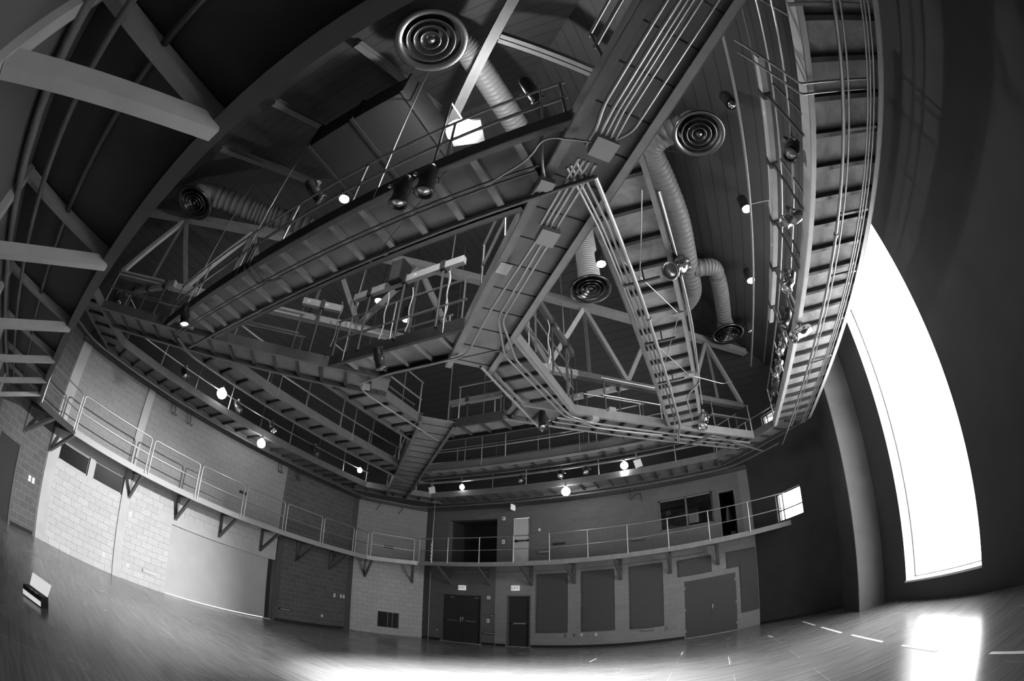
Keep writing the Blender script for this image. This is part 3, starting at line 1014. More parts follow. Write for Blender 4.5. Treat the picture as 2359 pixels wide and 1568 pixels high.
conduit('thin conduit along the middle of the front catwalk, right of its twin', [(-1.0, 2.68, 5.88), (-2.3, 2.66, 5.88), (-9.0, 2.57, 5.88)], .014, 'iron', group='twin conduits under the front catwalk')
conduit('curved conduit looping from the diagonal to the front catwalk', [dg(6.45, -.18, 5.84), (-.75, 2.28, 5.86), (-1.0, 2.5, 5.88), (-1.5, 2.62, 5.88)], .014, 'galv', .3)
conduit('conduit dropping from above to the small box on the front catwalk', [(-.72, 2.22, 6.9), (-.72, 2.22, 6.2), (-.9, 2.6, 5.9), (-.96, 2.84, 5.87)], .016, 'galv', .15)
conduit('pair conduit climbing over the edge of the front catwalk, left one', [(-5.65, 2.2, 6.5), (-5.62, 2.2, 5.95), (-5.6, 2.55, 5.88), (-5.3, 2.6, 5.88)], .018, 'iron', .08, group='pair climbing the front catwalk')
conduit('pair conduit climbing over the edge of the front catwalk, right one', [(-5.5, 2.2, 6.5), (-5.48, 2.2, 5.95), (-5.45, 2.62, 5.88), (-5.1, 2.66, 5.88)], .018, 'iron', .08, group='pair climbing the front catwalk')
BR = 'thin brace rods under the right outer catwalk'
for lab, p, q in (('nearest the wide diagonal', (-.69, 3.96, 5.9), (.06, 5.89, 5.9)), ('zigzagging from its middle gusset', (.05, 6.06, 5.9), (-.54, 7.89, 5.9)), ('running to its far gusset', (-.45, 6.6, 5.9), (.06, 8.1, 5.9))):
    conduit('thin brace rod under the right outer catwalk, ' + lab, [p, q], .009, 'galv', group=BR, name='brace_rod')
conduit('thin rod from the far gusset over to the back right diagonal', [(.06, 8.1, 5.92), (.75, 8.85, 5.92), (.95, 8.82, 5.92)], .008, 'galv', name='brace_rod')
conduit('thin straight cord along the near end of the right outer catwalk', [(.03, 3.35, 5.88), (-.36, 4.91, 5.88)], .008, 'galv', name='hanging_cable')
for i, y in enumerate((4.87, 6.46, 7.95)):
    tag(MB().box((-.6, y - .02, 5.81), (-.06, y + .02, 5.83)).box((-.30, y - .008, 5.83), (-.28, y + .008, 6.06)).build('pipe_strut', 'steel'), 'slotted strut carrying the pipes under the right outer catwalk, %s from the wide diagonal' % ORD[i], 'bracket', 'pipe struts under the right outer catwalk')
for i, (x, y) in enumerate(((.07, 6.03), (.07, 8.1))):
    tag(MB().box((x - .09, y - .09, 5.915), (x + .1, y + .09, 5.928)).build('gusset_plate', 'steel_grey'), 'square gusset plate under the outer edge of the right outer catwalk, %s one' % ('nearer', 'farther')[i], 'plate', 'gusset plates under the right outer catwalk')
conduit('thin diagonal brace wire under the front catwalk', [(-3.6, 3.1, 5.9), (-1.9, 2.3, 5.92)], .006, 'iron', name='brace_wire')
for i, (x, r_) in enumerate(((2.79, .028), (2.88, .016), (3.20, .014), (3.25, .014), (3.31, .014))):
    lab = 'thick bright pipe under the gallery above the tall window' if i == 0 else 'thin conduit under the gallery above the tall window, %s from the thick pipe' % ORD[i - 1]
    conduit(lab, [(x, -.2, 5.85), (x, 14.2 if i == 0 else 12.6, 5.85)], r_, group='pipes under the right gallery', clamps=[((x, y, 5.85), V((0, 1, 0))) for y in (4.9, 7.6)] if i == 0 else ())
for i, y in enumerate((1.4, 3.1, 4.55, 5.95, 7.35, 8.8)):
    tag(MB().box((2.8 if i else 2.2, y - .02, 5.885), (3.4, y + .02, 5.92)).build('pipe_strut', 'steel_grey'), 'slotted strut carrying the pipes under the right gallery, %s from the top of the photo' % ORD[i], 'bracket', 'pipe struts under the right gallery')
conduit('paired pipe crossing under the right gallery near the top of the photo', [(1.7, 2.0, 6.5), (2.2, 2.38, 5.9), (3.3, 2.38, 5.9)], .015, 'galv', .05)
conduit('second pipe of the pair crossing under the right gallery near the top', [(1.7, 2.16, 6.5), (2.2, 2.52, 5.9), (3.3, 2.52, 5.9)], .015, 'galv', .05)
conduit('thick dark pipe below the left gallery by the wall', [(-12.0, 0.1, 5.83), (-12.72, 1.1, 5.83), (-12.72, 13.4, 5.83), (-11.2, 15.3, 5.83), (1.0, 15.35, 5.83), (2.6, 13.9, 5.83)], .04, 'iron', .5, name='sprinkler_pipe')
conduit('thick pipe below the left outer catwalk', [(-8.9, 2.6, 5.82), (-9.3, 3.2, 5.82), (-9.3, 11.9, 5.82)], .032, 'iron', .2, name='sprinkler_pipe')
conduit('thick pipe below the back outer catwalk', [(-9.1, 12.05, 5.82), (-.6, 12.1, 5.82), (.4, 11.6, 5.82), (2.1, 14.3, 5.82)], .03, 'iron', .2, name='sprinkler_pipe')
for i, z in enumerate((5.9, 5.86)):
    conduit('thin conduit along the inner girder of the back outer catwalk, %s one' % ('upper', 'lower')[i], [(-7.9, 11.2, z), (-1.4, 11.2, z)], .014, 'galv', group='conduits on the back outer catwalk')
for i, o in enumerate((-.25, -.02, .22)):
    p = lambda s: tuple(Cc + n1 * s - u1 * o + V((0, 0, zc)))
    conduit('conduit under the diagonal toward the upper window, %s from the front' % ORD[i], [p(2.3), p(5.6 + .2 * i), p(8.7)], .018 if i else .028, 'steel_grey', group='conduits under the right back diagonal')
conduit('thin pipe near the ceiling parallel to the right gallery', [(2.24, -.5, 8.55), (2.24, 13.6, 8.55)], .03, 'steel_grey', name='sprinkler_pipe')
conduit('thinner pipe near the ceiling beside the right gallery', [(2.65, -.5, 8.4), (2.65, 13.2, 8.4)], .018, 'iron', name='sprinkler_pipe')
conduit('short branch pipe crossing to the ceiling pipe above the right gallery', [(2.24, 6.55, 8.55), (2.9, 6.5, 8.5)], .02, 'steel_grey', name='sprinkler_pipe')
conduit('pipe running below the front balcony, nearer its wall', [(4, -.71, 3.2), (-11.3, -.78, 3.2)], .026, 'steel_mid', group='pipes below the front balcony')
conduit('pipe running below the front balcony, nearer its edge', [(4, -.44, 3.3), (-11.0, -.47, 3.3)], .024, 'steel', group='pipes below the front balcony')
conduit('wide dark pipe running below the front balcony against its wall', [(4, -.93, 3.1), (-11.5, -.93, 3.1)], .035, 'conc_grey', group='pipes below the front balcony')
conduit('thin grey conduit on the back wall under the balcony', [(-10.3, YB - .03, 3.15), (-.2, YB - .03, 3.15)], .016, 'steel_grey')

# ------------------------------------------------------------------ lamps
def spot(label, clamp, aim, sz=1.0, body='can', group='theatre spotlights', light=None, drop=.18, face='lens'):
    """clamp point on a pipe, yoke, body pointing along aim"""
    c, a = V(clamp), V(aim).normalized()
    t = thing('spotlight', label, 'spotlight', tuple(c), group)
    U = V((0, 0, 1))
    s = a.cross(U)
    if s.length < .1:
        s = V((1, 0, 0))
    s.normalize()
    piv = c - U * drop * sz
    part(MB().tube([c + s * -.03, c + s * .03], .04 * sz, 8).tube([c, c - U * .07 * sz], .014, 6), 'clamp', 'steel_mid', t)
    w = .115 * sz
    part(MB().tube([piv - s * w, piv - s * w + U * .08 * sz, piv - s * w * .5 + U * .12 * sz, piv + s * w * .5 + U * .12 * sz, piv + s * w + U * .08 * sz, piv + s * w], .009, 6), 'yoke', 'steel_mid', t)
    b = MB().lathe(piv, a, [(.001, -.19 * sz), (.05 * sz, -.19 * sz), (.075 * sz, -.15 * sz), (.085 * sz, -.05 * sz), (.095 * sz, .02 * sz), (.085 * sz, .04 * sz), (.085 * sz, .15 * sz), (.1 * sz, .16 * sz), (.1 * sz, .19 * sz), (.082 * sz, .19 * sz), (.078 * sz, .12 * sz)], 16)
    part(b, 'body', body, t)
    part(MB().lathe(piv, a, [(.08 * sz, .15 * sz), (.06 * sz, .175 * sz), (.001, .185 * sz)], 16), 'lens', face, t)
    part(MB().tube([piv - s * (w + .01), piv - s * (w + .045)], .022 * sz, 8), 'knob', 'chrome', t)
    if light:
        energy, cone, blend, rad = light
        l = bpy.data.lights.new('spot_beam', 'SPOT')
        l.energy, l.spot_size, l.spot_blend, l.shadow_soft_size = energy, math.radians(cone), blend, rad
        o = bpy.data.objects.new('spot_beam', l)
        COL.objects.link(o)
        o.location = piv + a * .24 * sz
        o.rotation_euler = a.to_track_quat('-Z', 'Y').to_euler()
        o.parent = t
        o.matrix_parent_inverse = ROOTS[t.name].inverted()
    return t


LEFT_AIM = V((-13.5, 3.6, 1.6)) - V((2.2, 4.95, 6.5))
spot('silver spotlight hung under the outer edge of the right outer catwalk', (.22, 4.72, 6.02), (-.5, -.6, -.6), 1.35, 'chrome')
spot('silver spotlight hung from the right gallery above the tall window', (2.36, 7.2, 5.98), V((-13.5, 3.0, .3)) - V((2.3, 7.2, 5.7)), 1.3, 'chrome', light=(15500, 42, 1, .1))
spot('black spotlight of the pair under the front catwalk, nearer the camera', (-2.08, 2.22, 5.98), (-.15, .1, -1), 1.1)
spot('black spotlight of the pair under the front catwalk, farther from the camera', (-2.42, 2.22, 5.98), (-.2, .15, -1), 1.1)
spot('black spotlight with bright lens at the far left end of the front catwalk', (-7.75, 2.22, 5.98), (.2, .3, -1), 1.15, face='bulb_small')
spot('silver spotlight at the far end of the right outer catwalk', (.22, 10.25, 6.0), (-.3, -.4, -1), 1.25, 'chrome')
for i, (y, z) in enumerate(((3.6, 6.53), (4.9, 6.53), (6.4, 6.53), (7.5, 6.5), (8.5, 6.5), (9.6, 6.5), (10.6, 6.5))):
    spot('spotlight on the right gallery rail, %s from the top of the photo' % ORD[i], (2.24, y, z + .02), LEFT_AIM if i == 1 else (-.6, -.15 + .1 * i, -.8), 1.15,
         'chrome' if i in (1, 2, 4, 5) else 'can', 'spotlights on the right gallery rail')
for i, y in enumerate((4.05, 6.15, 7.6, 9.6)):
    spot('spotlight on the left gallery rail, %s from the front' % ORD[i], (-11.78, y, 6.56), (.6, .2, -.7), 1.1, 'chrome' if i == 2 else 'can', 'spotlights on the left gallery rail')
for i, x in enumerate((-6.2, -4.75, -3.85)):
    spot('spotlight on the back gallery rail, %s from the left' % ORD[i], (x, 14.22, 6.56), (.1, -.6, -.7), 1.0, 'can', 'spotlights on the back gallery rail')
spot('black spotlight standing above the front catwalk left of the floodlight', (-4.5, 2.24, 7.35), (.3, .8, -.5), 1.1)
spot('black spotlight above the front catwalk near the diagonal', (-.85, 2.24, 7.3), (.2, .8, -.4), 1.0)
spot('spotlight with loop of cable on the front-left corner gallery', (-10.5, 1.0, 6.56), (.5, .5, -.6), 1.1)
# downlight over the middle of the floor
for i, (x, y) in enumerate(((-4.9, 5.0), (-3.2, 8.45))):
    spot('downlight under the inner catwalk ring, %s' % ('front one', 'right back one')[i], (x, y, 5.98), (.12, .45 if i == 0 else -.12, -1), 1.1, light=((16000, 74, 1, .15), (6000, 80, 1, .15))[i], group='downlights of the inner ring')


def work_light(label, c, up, r=.095, m='bulb'):
    t = thing('work_light', label, 'lamp', c, 'lit work lights round the gallery')
    c = V(c)
    part(MB().lathe(c, (0, 0, 1), [(.001, -r), (r * .5, -r * .87), (r * .87, -r * .5), (r, 0), (r * .87, r * .5), (r * .5, r * .87), (.3 * r, r * 1.1)], 14), 'bulb', m, t)
    part(MB().lathe(c, (0, 0, 1), [(.03, r * .9), (.035, r * 1.6), (.02, r * 1.7), (.012, up)], 10), 'socket', 'steel_mid', t)
    return t


work_light('bright bulb on the left gallery rail, nearest to the front', (-11.80, 5.5, 6.45), .2, .16)
work_light('bright bulb hanging under the left gallery', (-11.8, 7.36, 5.68), .25, .14)
work_light('bright bulb at the far end of the left gallery near the pale corner', (-11.8, 11.98, 6.46), .2)
work_light('bright bulb at the left end of the back gallery', (-8.63, 14.25, 6.28), .2)
work_light('bright bulb hanging low under the back gallery', (-4.6, 14.26, 5.71), .25, .15)
work_light('bright bulb above its painted reflection on the back gallery', (-2.55, 14.25, 6.31), .2, .13)
tag(MB().box((-2.68, 14.24, 5.98), (-2.45, 14.27, 6.1)).build('painted_bulb_reflection', 'bulb_small'), 'painted reflection of the bulb above it on the back gallery girder', 'lamp')  # glowing box stands in for the bulb's reflection on the girder


def pendant(label, c, m='bulb', grp='pendant ceiling lamps'):
    t = thing('pendant_lamp', label, 'lamp', c, grp)
    c = V(c)
    zt = rz(max(abs(c.x - CX), abs(c.y - CY)))
    zt = min(zt, rz(HC)) - .04
    part(MB().lathe(c, (0, 0, 1), [(.12, -.02), (.125, .0), (.125, .34), (.06, .40), (.001, .4)], 16), 'housing', 'can', t)
    part(MB().lathe(c, (0, 0, 1), [(.1, .03), (.1, -.02), (.07, -.06), (.001, -.08)], 14), 'lamp_face', m, t)
    part(MB().tube([c + V((0, 0, .38)), (c.x, c.y, zt)], .008, 6), 'cord', 'black', t)
    return t


pendant('unlit can lamp with chrome face beside the round diffuser over the right', (2.26, 4.37, 9.0), 'chrome')
pendant('lit can lamp beside the ceiling pipe, upper one of two at the right', (2.29, 7.1, 9.0))
pendant('lit can lamp beside the ceiling pipe, lower one of two at the right', (2.31, 9.67, 9.0))
pendant('unlit can lamp beside the far right round diffuser', (2.3, 12.19, 9.0), 'chrome')
pendant('lit can lamp seen between the front catwalk and the inner ring', (-6.98, 6.68, 9.0))
pendant('lit can lamp seen low behind the inner ring railing', (-6.79, 7.67, 9.0), 'bulb_small')
pendant('lit can lamp beside the pale duct of the middle diffuser', (-1.36, 7.69, 9.0))
pendant('lit can lamp near the roof behind the front catwalk', (-5.58, 3.54, 9.0))
# the flood lamp that flares above the front catwalk
t = thing('flood_lamp', 'blinding flood lamp above the front catwalk', 'lamp', (-2.07, 2.75, 7.62))
part(MB().obox((-2.07, 2.75, 7.66), (1, .3, 0), (-.3, 1, 0), (0, 0, 1), .24, .2, .03), 'housing', 'steel_mid', t)
part(MB().lathe((-2.09, 2.66, 7.60), (0, .25, -1), [(.24, 0), (.23, .06), (.16, .13), (.001, .16)], 18), 'lamp_face', 'glare', t)
part(MB().tube([(-2.07, 2.75, 7.68), (-2.07, 2.75, 7.8), (-2.07, 2.24, 7.8), (-2.07, 2.24, 6.1)], .016, 6), 'arm', 'steel_mid', t)
_l = bpy.data.lights.new('flood_beam', 'POINT')
_l.energy, _l.shadow_soft_size = 330, .1
_o = bpy.data.objects.new('flood_beam', _l)
COL.objects.link(_o)
_o.location = (-2.07, 2.75, 7.85)
_o.rotation_euler = V((-2.6, 1.2, 3.4)).to_track_quat('-Z', 'Y').to_euler()
_o.parent = t
_o.matrix_parent_inverse = ROOTS[t.name].inverted()


# ------------------------------------------------------------------ round diffusers and ducts
def diffuser(label, c, D, neck=.4, neck_m='duct', tilt=(0, 0, -1)):
    t = thing('ceiling_diffuser', label, 'air diffuser', c, 'round air diffusers')
    c = V(c)
    R = D / 2
    part(MB().lathe(c, (0, 0, 1), [(R * .80, -.0), (R * .97, -.06), (R, -.045), (R, -.02), (R * .86, .06), (R * .62, .14), (R * .52, .16)], 40), 'rim', 'diff', t)
    for k in (.64, .44, .25):
        part(MB().lathe(c, (0, 0, 1), [(R * (k - .12), .06), (R * k, -.035), (R * (k + .035), -.05), (R * (k + .04), -.03), (R * (k - .06), .075)], 36), 'ring', 'diff', t)
    part(MB().lathe(c, (0, 0, 1), [(.001, -.05), (R * .10, -.045), (R * .13, -.02), (R * .05, .03)], 20), 'hub', 'diff', t)
    part(MB().lathe(c, (0, 0, 1), [(R * .60, .13), (R * .60, .135), (.001, .135)], 30), 'back_plate', 'black', t)
    part(MB().lathe(c, (0, 0, 1), [(R * .52, .15), (R * .52, neck)], 30), 'neck', neck_m, t)
    return t


def duct(label, pts, r, m='duct', rib=.12, rad=.5):
    """spiral or flexible round duct: tube whose radius ripples along its seams"""
    p = fillet(pts, rad, 7)
    q, rr = [], []
    for a, b in zip(p, p[1:]):
        L = (b - a).length
        k = max(1, int(L / rib))
        for j in range(k):
            q += [a + (b - a) * (j / k), a + (b - a) * ((j + .8) / k)]
            rr += [r, r * .985]
            q += [a + (b - a) * ((j + .86) / k), a + (b - a) * ((j + .93) / k)]
            rr += [r * 1.03, r * 1.03]
    q.append(p[-1])
    rr.append(r)
    return tag(MB().tube(q, rr, 22, cap=True).build('air_duct', m), label, 'duct', 'round air ducts')


diffuser('big dark round diffuser at the top left of the flood lamp', (-2.27, 1.48, 9.3), 1.27, .5, 'duct')
diffuser('shiny round diffuser between the wide diagonal and the right gallery', (1.54, 5.08, 9.3), 1.13, .5)
diffuser('round diffuser at the far left, just above the front balcony edge', (-9.47, 1.4, 9.3), 1.15, .4)
diffuser('dark round diffuser on a pale vertical duct in the middle', (-1.93, 8.8, 9.3), 1.12, .3, 'duct_pale')
diffuser('round diffuser at the far right back', (1.61, 12.5, 9.3), 1.12, .4)
duct('pale flexible duct slanting behind the big diffuser', [(-2.27, 1.48, 9.6), (-2.25, 1.6, 9.95), (-2.0, 2.0, 10.0), (-1.95, 4.2, 10.2)], .25, 'duct', .1, .2)
duct('pale vertical ribbed duct above the middle diffuser', [(-1.93, 8.8, 9.5), (-1.93, 8.8, 11.8)], .29, 'duct_pale', .08)
duct('long dark duct running past the right outer catwalk', [(1.54, 5.08, 9.62), (1.54, 5.1, 9.74), (.45, 5.3, 9.8), (.62, 6.4, 9.9), (.75, 7.6, 9.8), (.72, 10.6, 9.7), (.2, 11.2, 9.7)], .27, 'duct', .16, .5)
duct('branch duct reaching to the far right back diffuser', [(.85, 9.5, 9.7), (1.45, 9.6, 9.7), (1.55, 10.6, 9.68), (1.6, 12.3, 9.68), (1.61, 12.5, 9.6)], .24, 'duct', .14, .5)
duct('dark duct running from the far left diffuser', [(-9.47, 1.4, 9.55), (-9.4, 1.7, 9.85), (-8.6, 3.2, 9.9), (-7.6, 4.6, 10.0)], .3, 'duct', .18, .4)
t = thing('duct_box', 'big dark rectangular duct beside the flood lamp', 'duct', (-4.1, 2.9, 9.0))
part(MB().box((-5.2, 2.0, 8.75), (-3.0, 3.6, 9.5)), 'casing', 'black', t)
for x in (-5.2, -4.1, -3.0):
    part(MB().box((x - .03, 1.96, 8.71), (x + .03, 3.64, 9.54)), 'flange', 'black', t)

# ------------------------------------------------------------------ roof steel
d2 = V((1, 1, 0)).normalized()
q2 = lambda s, z: tuple(Cc + d2 * s + V((0, 0, z)))
t = thing('roof_truss', 'deep grey truss crossing the roof from front-left to back-right', 'truss', q2(0, 7.2), 'roof steel')
part(MB().beam(q2(-9.4, 9.42), q2(9.9, 9.42), .2, .2), 'top_chord', 'steel_grey', t)
part(MB().beam(q2(-9.0, 7.22), q2(3.0, 7.22), .16, .16), 'bottom_chord', 'steel_pale', t)  # this half made pale to stand in for light falling on it
part(MB().beam(q2(3.0, 7.22), q2(9.0, 7.22), .16, .16), 'bottom_chord', 'steel_mid', t)  # rest of the same chord, kept dark where less light falls
for i in range(8):
    s0 = -9.0 + 2.25 * i
    part(MB().beam(q2(s0, 7.3), q2(s0 + 1.125, 9.34), .1, .12), 'web', 'steel_pale' if i in (0, 1, 4, 5) else 'steel_grey', t)
    part(MB().beam(q2(s0 + 1.125, 9.34), q2(s0 + 2.25, 7.3), .1, .12), 'web', 'steel_grey', t)
    part(MB().beam(q2(s0 + 1.125, 9.36), q2(s0 + 1.125, 7.28), .08, .08), 'vertical', 'steel_mid', t)


def roof_beam(label, a, b, w=.16, h=.2, m='steel_grey'):
    t = tag(MB().beam(V(a) + V((0, 0, h / 2 - .01)), V(b) + V((0, 0, h / 2 - .01)), .02, h).beam(a, b, w, .02).beam(V(a) + V((0, 0, h)), V(b) + V((0, 0, h)), w, .02).build('roof_beam', m), label, 'beam', 'roof steel')
    return t


roof_beam('pale roof beam running diagonally down to the flood lamp', (.3, .53, 9.5), (-3.6, 3.9, 9.5), .18, .22, 'steel_mid')
roof_beam('roof beam meeting the pale one at right angles', (-1.29, 2.05, 9.55), (.1, 3.5, 9.55), .18, .2, 'steel_mid')
roof_beam('rafter left of the big dark diffuser', (-3.62, .9, 9.7), (-3.62, 3.6, 11.32), .14, .16, 'steel_mid')
roof_beam('rafter between the two left diffusers', (-5.85, .9, 9.65), (-5.85, 3.6, 11.27), .14, .16, 'steel_mid')
roof_beam('rafter behind the far left diffuser', (-7.9, .9, 9.7), (-7.9, 4.0, 11.5), .14, .16, 'steel_mid')
roof_beam('rafter on the right slope above the thick ceiling pipe', (.4, 6.1, 10.75), (3.0, 6.1, 9.2), .14, .16, 'steel_mid')
roof_beam('rafter on the right slope near the lower lit can lamp', (.4, 9.0, 10.75), (3.0, 9.0, 9.2), .14, .16, 'steel_mid')
roof_beam('rafter on the right slope near the top of the photo', (.4, 3.4, 10.75), (3.0, 3.4, 9.2), .14, .16, 'steel_mid')


def raceway(label, a, b, h=.16, w=.1, m='steel_pale', posts=2, z0=6.0):
    a, b = V(a), V(b)
    t = thing('raceway', label, 'electrical raceway', tuple((a + b) / 2), 'electrical raceways above the railings')
    part(MB().beam(a, b, w, h), 'trough', m, t)
    d = (b - a).normalized()
    for j in range(posts):
        p = a + (b - a) * ((j + .5) / posts)
        part(MB().tube([p + V((0, 0, .16)), (p.x, p.y, z0 + .1)], .024, 8), 'post', 'iron', t)
        part(MB().beam(p - d * .05 + V((0, 0, .0)), p + d * .05, w + .04, h + .05), 'clamp', 'steel', t)
    s = d.cross(V((0, 0, 1)))
    for k in (.15, .6):
        for sd in (1, -1):
            part(MB().obox(a + (b - a) * k + s * (w / 2 + .003) * sd, d, s, (0, 0, 1), .035, .004, .025), 'label_plate', 'white', t)
    return t


raceway('long pale raceway above the front leg of the inner ring', (-5.95, 5.0, 7.47), (-3.3, 5.0, 7.47), posts=3)
raceway('short pale raceway with plates over the left part of the second diagonal', (-7.05, 4.45, 7.4), (-6.4, 5.1, 7.4), posts=1)
raceway('grey raceway above the right leg of the inner ring', (-2.5, 5.9, 7.35), (-2.5, 8.6, 7.35), m='steel_mid', posts=3)
raceway('pale raceway above the back outer catwalk', (-3.4, 11.2, 7.6), (-1.5, 11.2, 7.6), posts=2)
raceway('pale raceway beyond the back leg of the inner ring', (-6.1, 9.25, 7.05), (-4.0, 9.25, 7.05), posts=2)
raceway('long pale raceway along the right gallery', (2.28, 2.6, 7.25), (2.28, 9.0, 7.25), posts=5, h=.13)
raceway('grey raceway high on the front catwalk near the diagonal', (-3.8, 3.25, 7.3), (-2.3, 3.25, 7.3), m='steel_pale', posts=2)
raceway('pale raceway on the front-left corner gallery', (-11.5, 1.3, 7.1), (-9.4, 2.1, 7.1), posts=3)
t = thing('loudspeaker', 'black box loudspeaker hanging on the front leg raceway', 'loudspeaker', (-4.75, 4.95, 7.7))
part(MB().box((-4.93, 4.82, 7.4), (-4.63, 5.12, 7.92)), 'cabinet', 'black', t)
part(MB().box((-4.90, 4.815, 7.43), (-4.66, 4.82, 7.89)), 'grille', 'felt', t)
for i, (x, y, z) in enumerate(((-5.0, 5.0, 7.3), (-4.4, 5.0, 7.2), (-3.6, 5.0, 7.3), (-2.5, 7.0, 7.25), (-2.5, 8.2, 7.25), (-6.1, 4.8, 7.3))):
    pts = [(x, y, z), (x + .05, y, z - .2), (x - .02, y + .02, z - .5), (x + .05, y + .01, z - .8), (x, y, 6.2)]
    tag(MB().tube(fillet(pts, .1), .011, 6).build('hanging_cable', 'white' if i < 4 else 'steel_grey'), 'loose cable dropping from the inner ring raceways, %s from the left' % ORD[(1, 2, 3, 4, 5, 0)[i]], 'cable', 'cables dropping from raceways')
tag(MB().obox((-2.02, 4.02, 5.925), (1, -.9, 0), (.9, 1, 0), (0, 0, 1), .11, .085, .004).build('paper_sheet', 'paper'), 'crumpled white paper taped under the wide diagonal catwalk', 'paper')
for i, (x, y, lab) in enumerate(((-1.8, 12.3, 'right'), (-8.72, 12.45, 'left'))):
    t = thing('hanging_card', 'small white square card hanging below the back outer catwalk, %s one' % lab, 'card', (x, y, 5.7), 'white cards below the back catwalk')
    part(MB().obox((x, y, 5.68), (1, .3, .25), (-.3, 1, 0), (-.25, 0, 1), .11, .006, .12), 'card', 'paper', t)
    part(MB().tube([(x, y, 5.78), (x, y, 5.86), (x, 12.12, 5.9), (x, 12.12, 6.0)], .008, 5), 'hook', 'steel_grey', t)
for i, (y, z) in enumerate(((4.55, 5.75), (5.2, 5.72), (9.3, 5.72), (10.2, 5.72))):
    mb = MB()
    for k in range(2):
        mb.tube(fillet([(XL + .12, y + k * .14, 5.9), (XL + .14, y + .05 + k * .14, z - .12), (XL + .1, y + .12 + k * .14, z - .2), (XL + .1, y + .16 + k * .14, z - .1)], .06), .012, 6)
    tag(mb.build('cable_hook', 'black'), 'pair of black cable hooks at the top of the left wall, %s from the front' % ORD[i], 'hook', 'cable hooks on the left wall')
mb = MB()
mb.tube(fillet([(-2.75, YB - .1, 5.95), (-2.78, YB - .12, 5.5), (-2.6, YB - .1, 5.75), (-2.4, YB - .1, 5.8), (-2.35, YB - .12, 5.45)], .15), .014, 6)
tag(mb.build('cable_hook', 'black'), 'looped black cable at the top of the back wall', 'hook')
for i, u in enumerate((.9, 1.9)):
    c = cw(u) + cn * .1
    tag(MB().tube(fillet([(c.x, c.y, 5.9), (c.x, c.y, 5.75), (c.x - .08, c.y - .05, 5.66), (c.x - .1, c.y - .08, 5.55)], .06), .012, 6).build('cable_hook', 'black'), 'black cable hook at the top of the pale splayed corner, %s one' % ('left', 'right')[i], 'hook', 'cable hooks on the splayed corner')

# ------------------------------------------------------------------ things on the walls
_dg = None


def letters(text, size, loc, rotz, m, parent, name):
    cu = bpy.data.curves.new(name, 'FONT')
    cu.body = text
    cu.size = size
    cu.extrude = .002
    cu.align_x = 'CENTER'
    cu.align_y = 'CENTER'
    tmp = bpy.data.objects.new(name + '_tmp', cu)
    COL.objects.link(tmp)
    bpy.context.view_layer.update()
    me = bpy.data.meshes.new_from_object(tmp.evaluated_get(bpy.context.evaluated_depsgraph_get()))
    bpy.data.objects.remove(tmp)
    me.transform(Matrix.Translation(loc) @ Matrix.Rotation(rotz, 4, 'Z') @ Matrix.Rotation(math.pi / 2, 4, 'X'))
    me.materials.clear()
    me.materials.append(M[m])
    o = bpy.data.objects.new(name, me)
    COL.objects.link(o)
    o.parent = parent
    o.matrix_parent_inverse = ROOTS[parent.name].inverted()
    return o


for lab, x, z in (('lit exit sign above the double doors', -9.70, 2.465), ('lit exit sign above the single door', -7.355, 2.485)):
    t = thing('exit_sign', lab, 'sign', (x, YB, z), 'exit signs on the back wall')
    part(MB().box((x - .17, YB - .05, z - .105), (x + .17, YB, z + .105)), 'sign_box', 'exit', t)
    letters('EXIT', .15, (x, YB - .052, z), 0, 'letters', t, 'letters')
t = thing('exit_sign', 'projecting exit sign high on the wall above the pale balcony door', 'sign', (-7.39, YB - .3, 5.81))
part(MB().box((-7.42, YB - .42, 5.70), (-7.36, YB - .1, 5.92)), 'sign_box', 'exit', t)
part(MB().box((-7.41, YB - .1, 5.78), (-7.37, YB, 5.84)), 'bracket', 'steel_mid', t)


def plate(name, label, cat, x, z, w, h, m, y=YB, grp=None, d=.015, extra=None):
    t = thing(name, label, cat, (x, y, z), grp)
    part(MB().box((x - w / 2, y - d, z - h / 2), (x + w / 2, y, z + h / 2)), 'plate', m, t)
    if extra:
        part(MB().box((x - w * .18, y - d - .008, z - h * .2), (x + w * .18, y - d, z + h * .2)), 'button', extra, t)
    return t


plate('fire_strobe', 'white strobe light beside the double doors', 'alarm', -8.48, 2.07, .12, .14, 'white', d=.06, extra='steel_mid')
plate('light_switch', 'pale switch plate beside the double doors', 'switch', -8.50, 1.07, .12, .16, 'white', extra='steel_mid')
plate('fire_pull', 'small dark box with white dot between the exit doors', 'alarm', -8.33, 1.3, .09, .11, 'steel', extra='white')
plate('light_switch', 'white switch plate on the edge of the first cloth panel', 'switch', -6.36, 1.48, .10, .17, 'white', d=.05, extra='white')
plate('fire_strobe', 'white strobe light beside the pale balcony door', 'alarm', -7.89, 5.42, .12, .14, 'white', d=.06, extra='steel_mid')
plate('light_switch', 'pale switch plate beside the pale balcony door', 'switch', -7.9, 4.44, .12, .17, 'white', extra='steel_mid')
plate('light_switch', 'white switch plate right of the pale balcony door', 'switch', -6.38, 4.85, .08, .11, 'white', extra='white')
plate('wall_outlet', 'small round outlet low beside the corner of the back wall', 'outlet', -10.86, .47, .05, .05, 'white')
for i, (x, z, m) in enumerate(((-5.37, .5, 'steel'), (-5.03, .51, 'steel'), (-4.75, .52, 'white'), (-4.21, .51, 'white'), (-1.69, .51, 'steel_mid'))):
    plate('wall_outlet', 'small outlet near the floor under the cloth panels, %s from the left' % ORD[i], 'outlet', x, z, .08, .12, m, grp='outlets under the cloth panels', extra='box')
plate('vent_plate', 'dark slotted vent behind the back railing', 'vent', -5.6, 4.22, .5, .09, 'black')


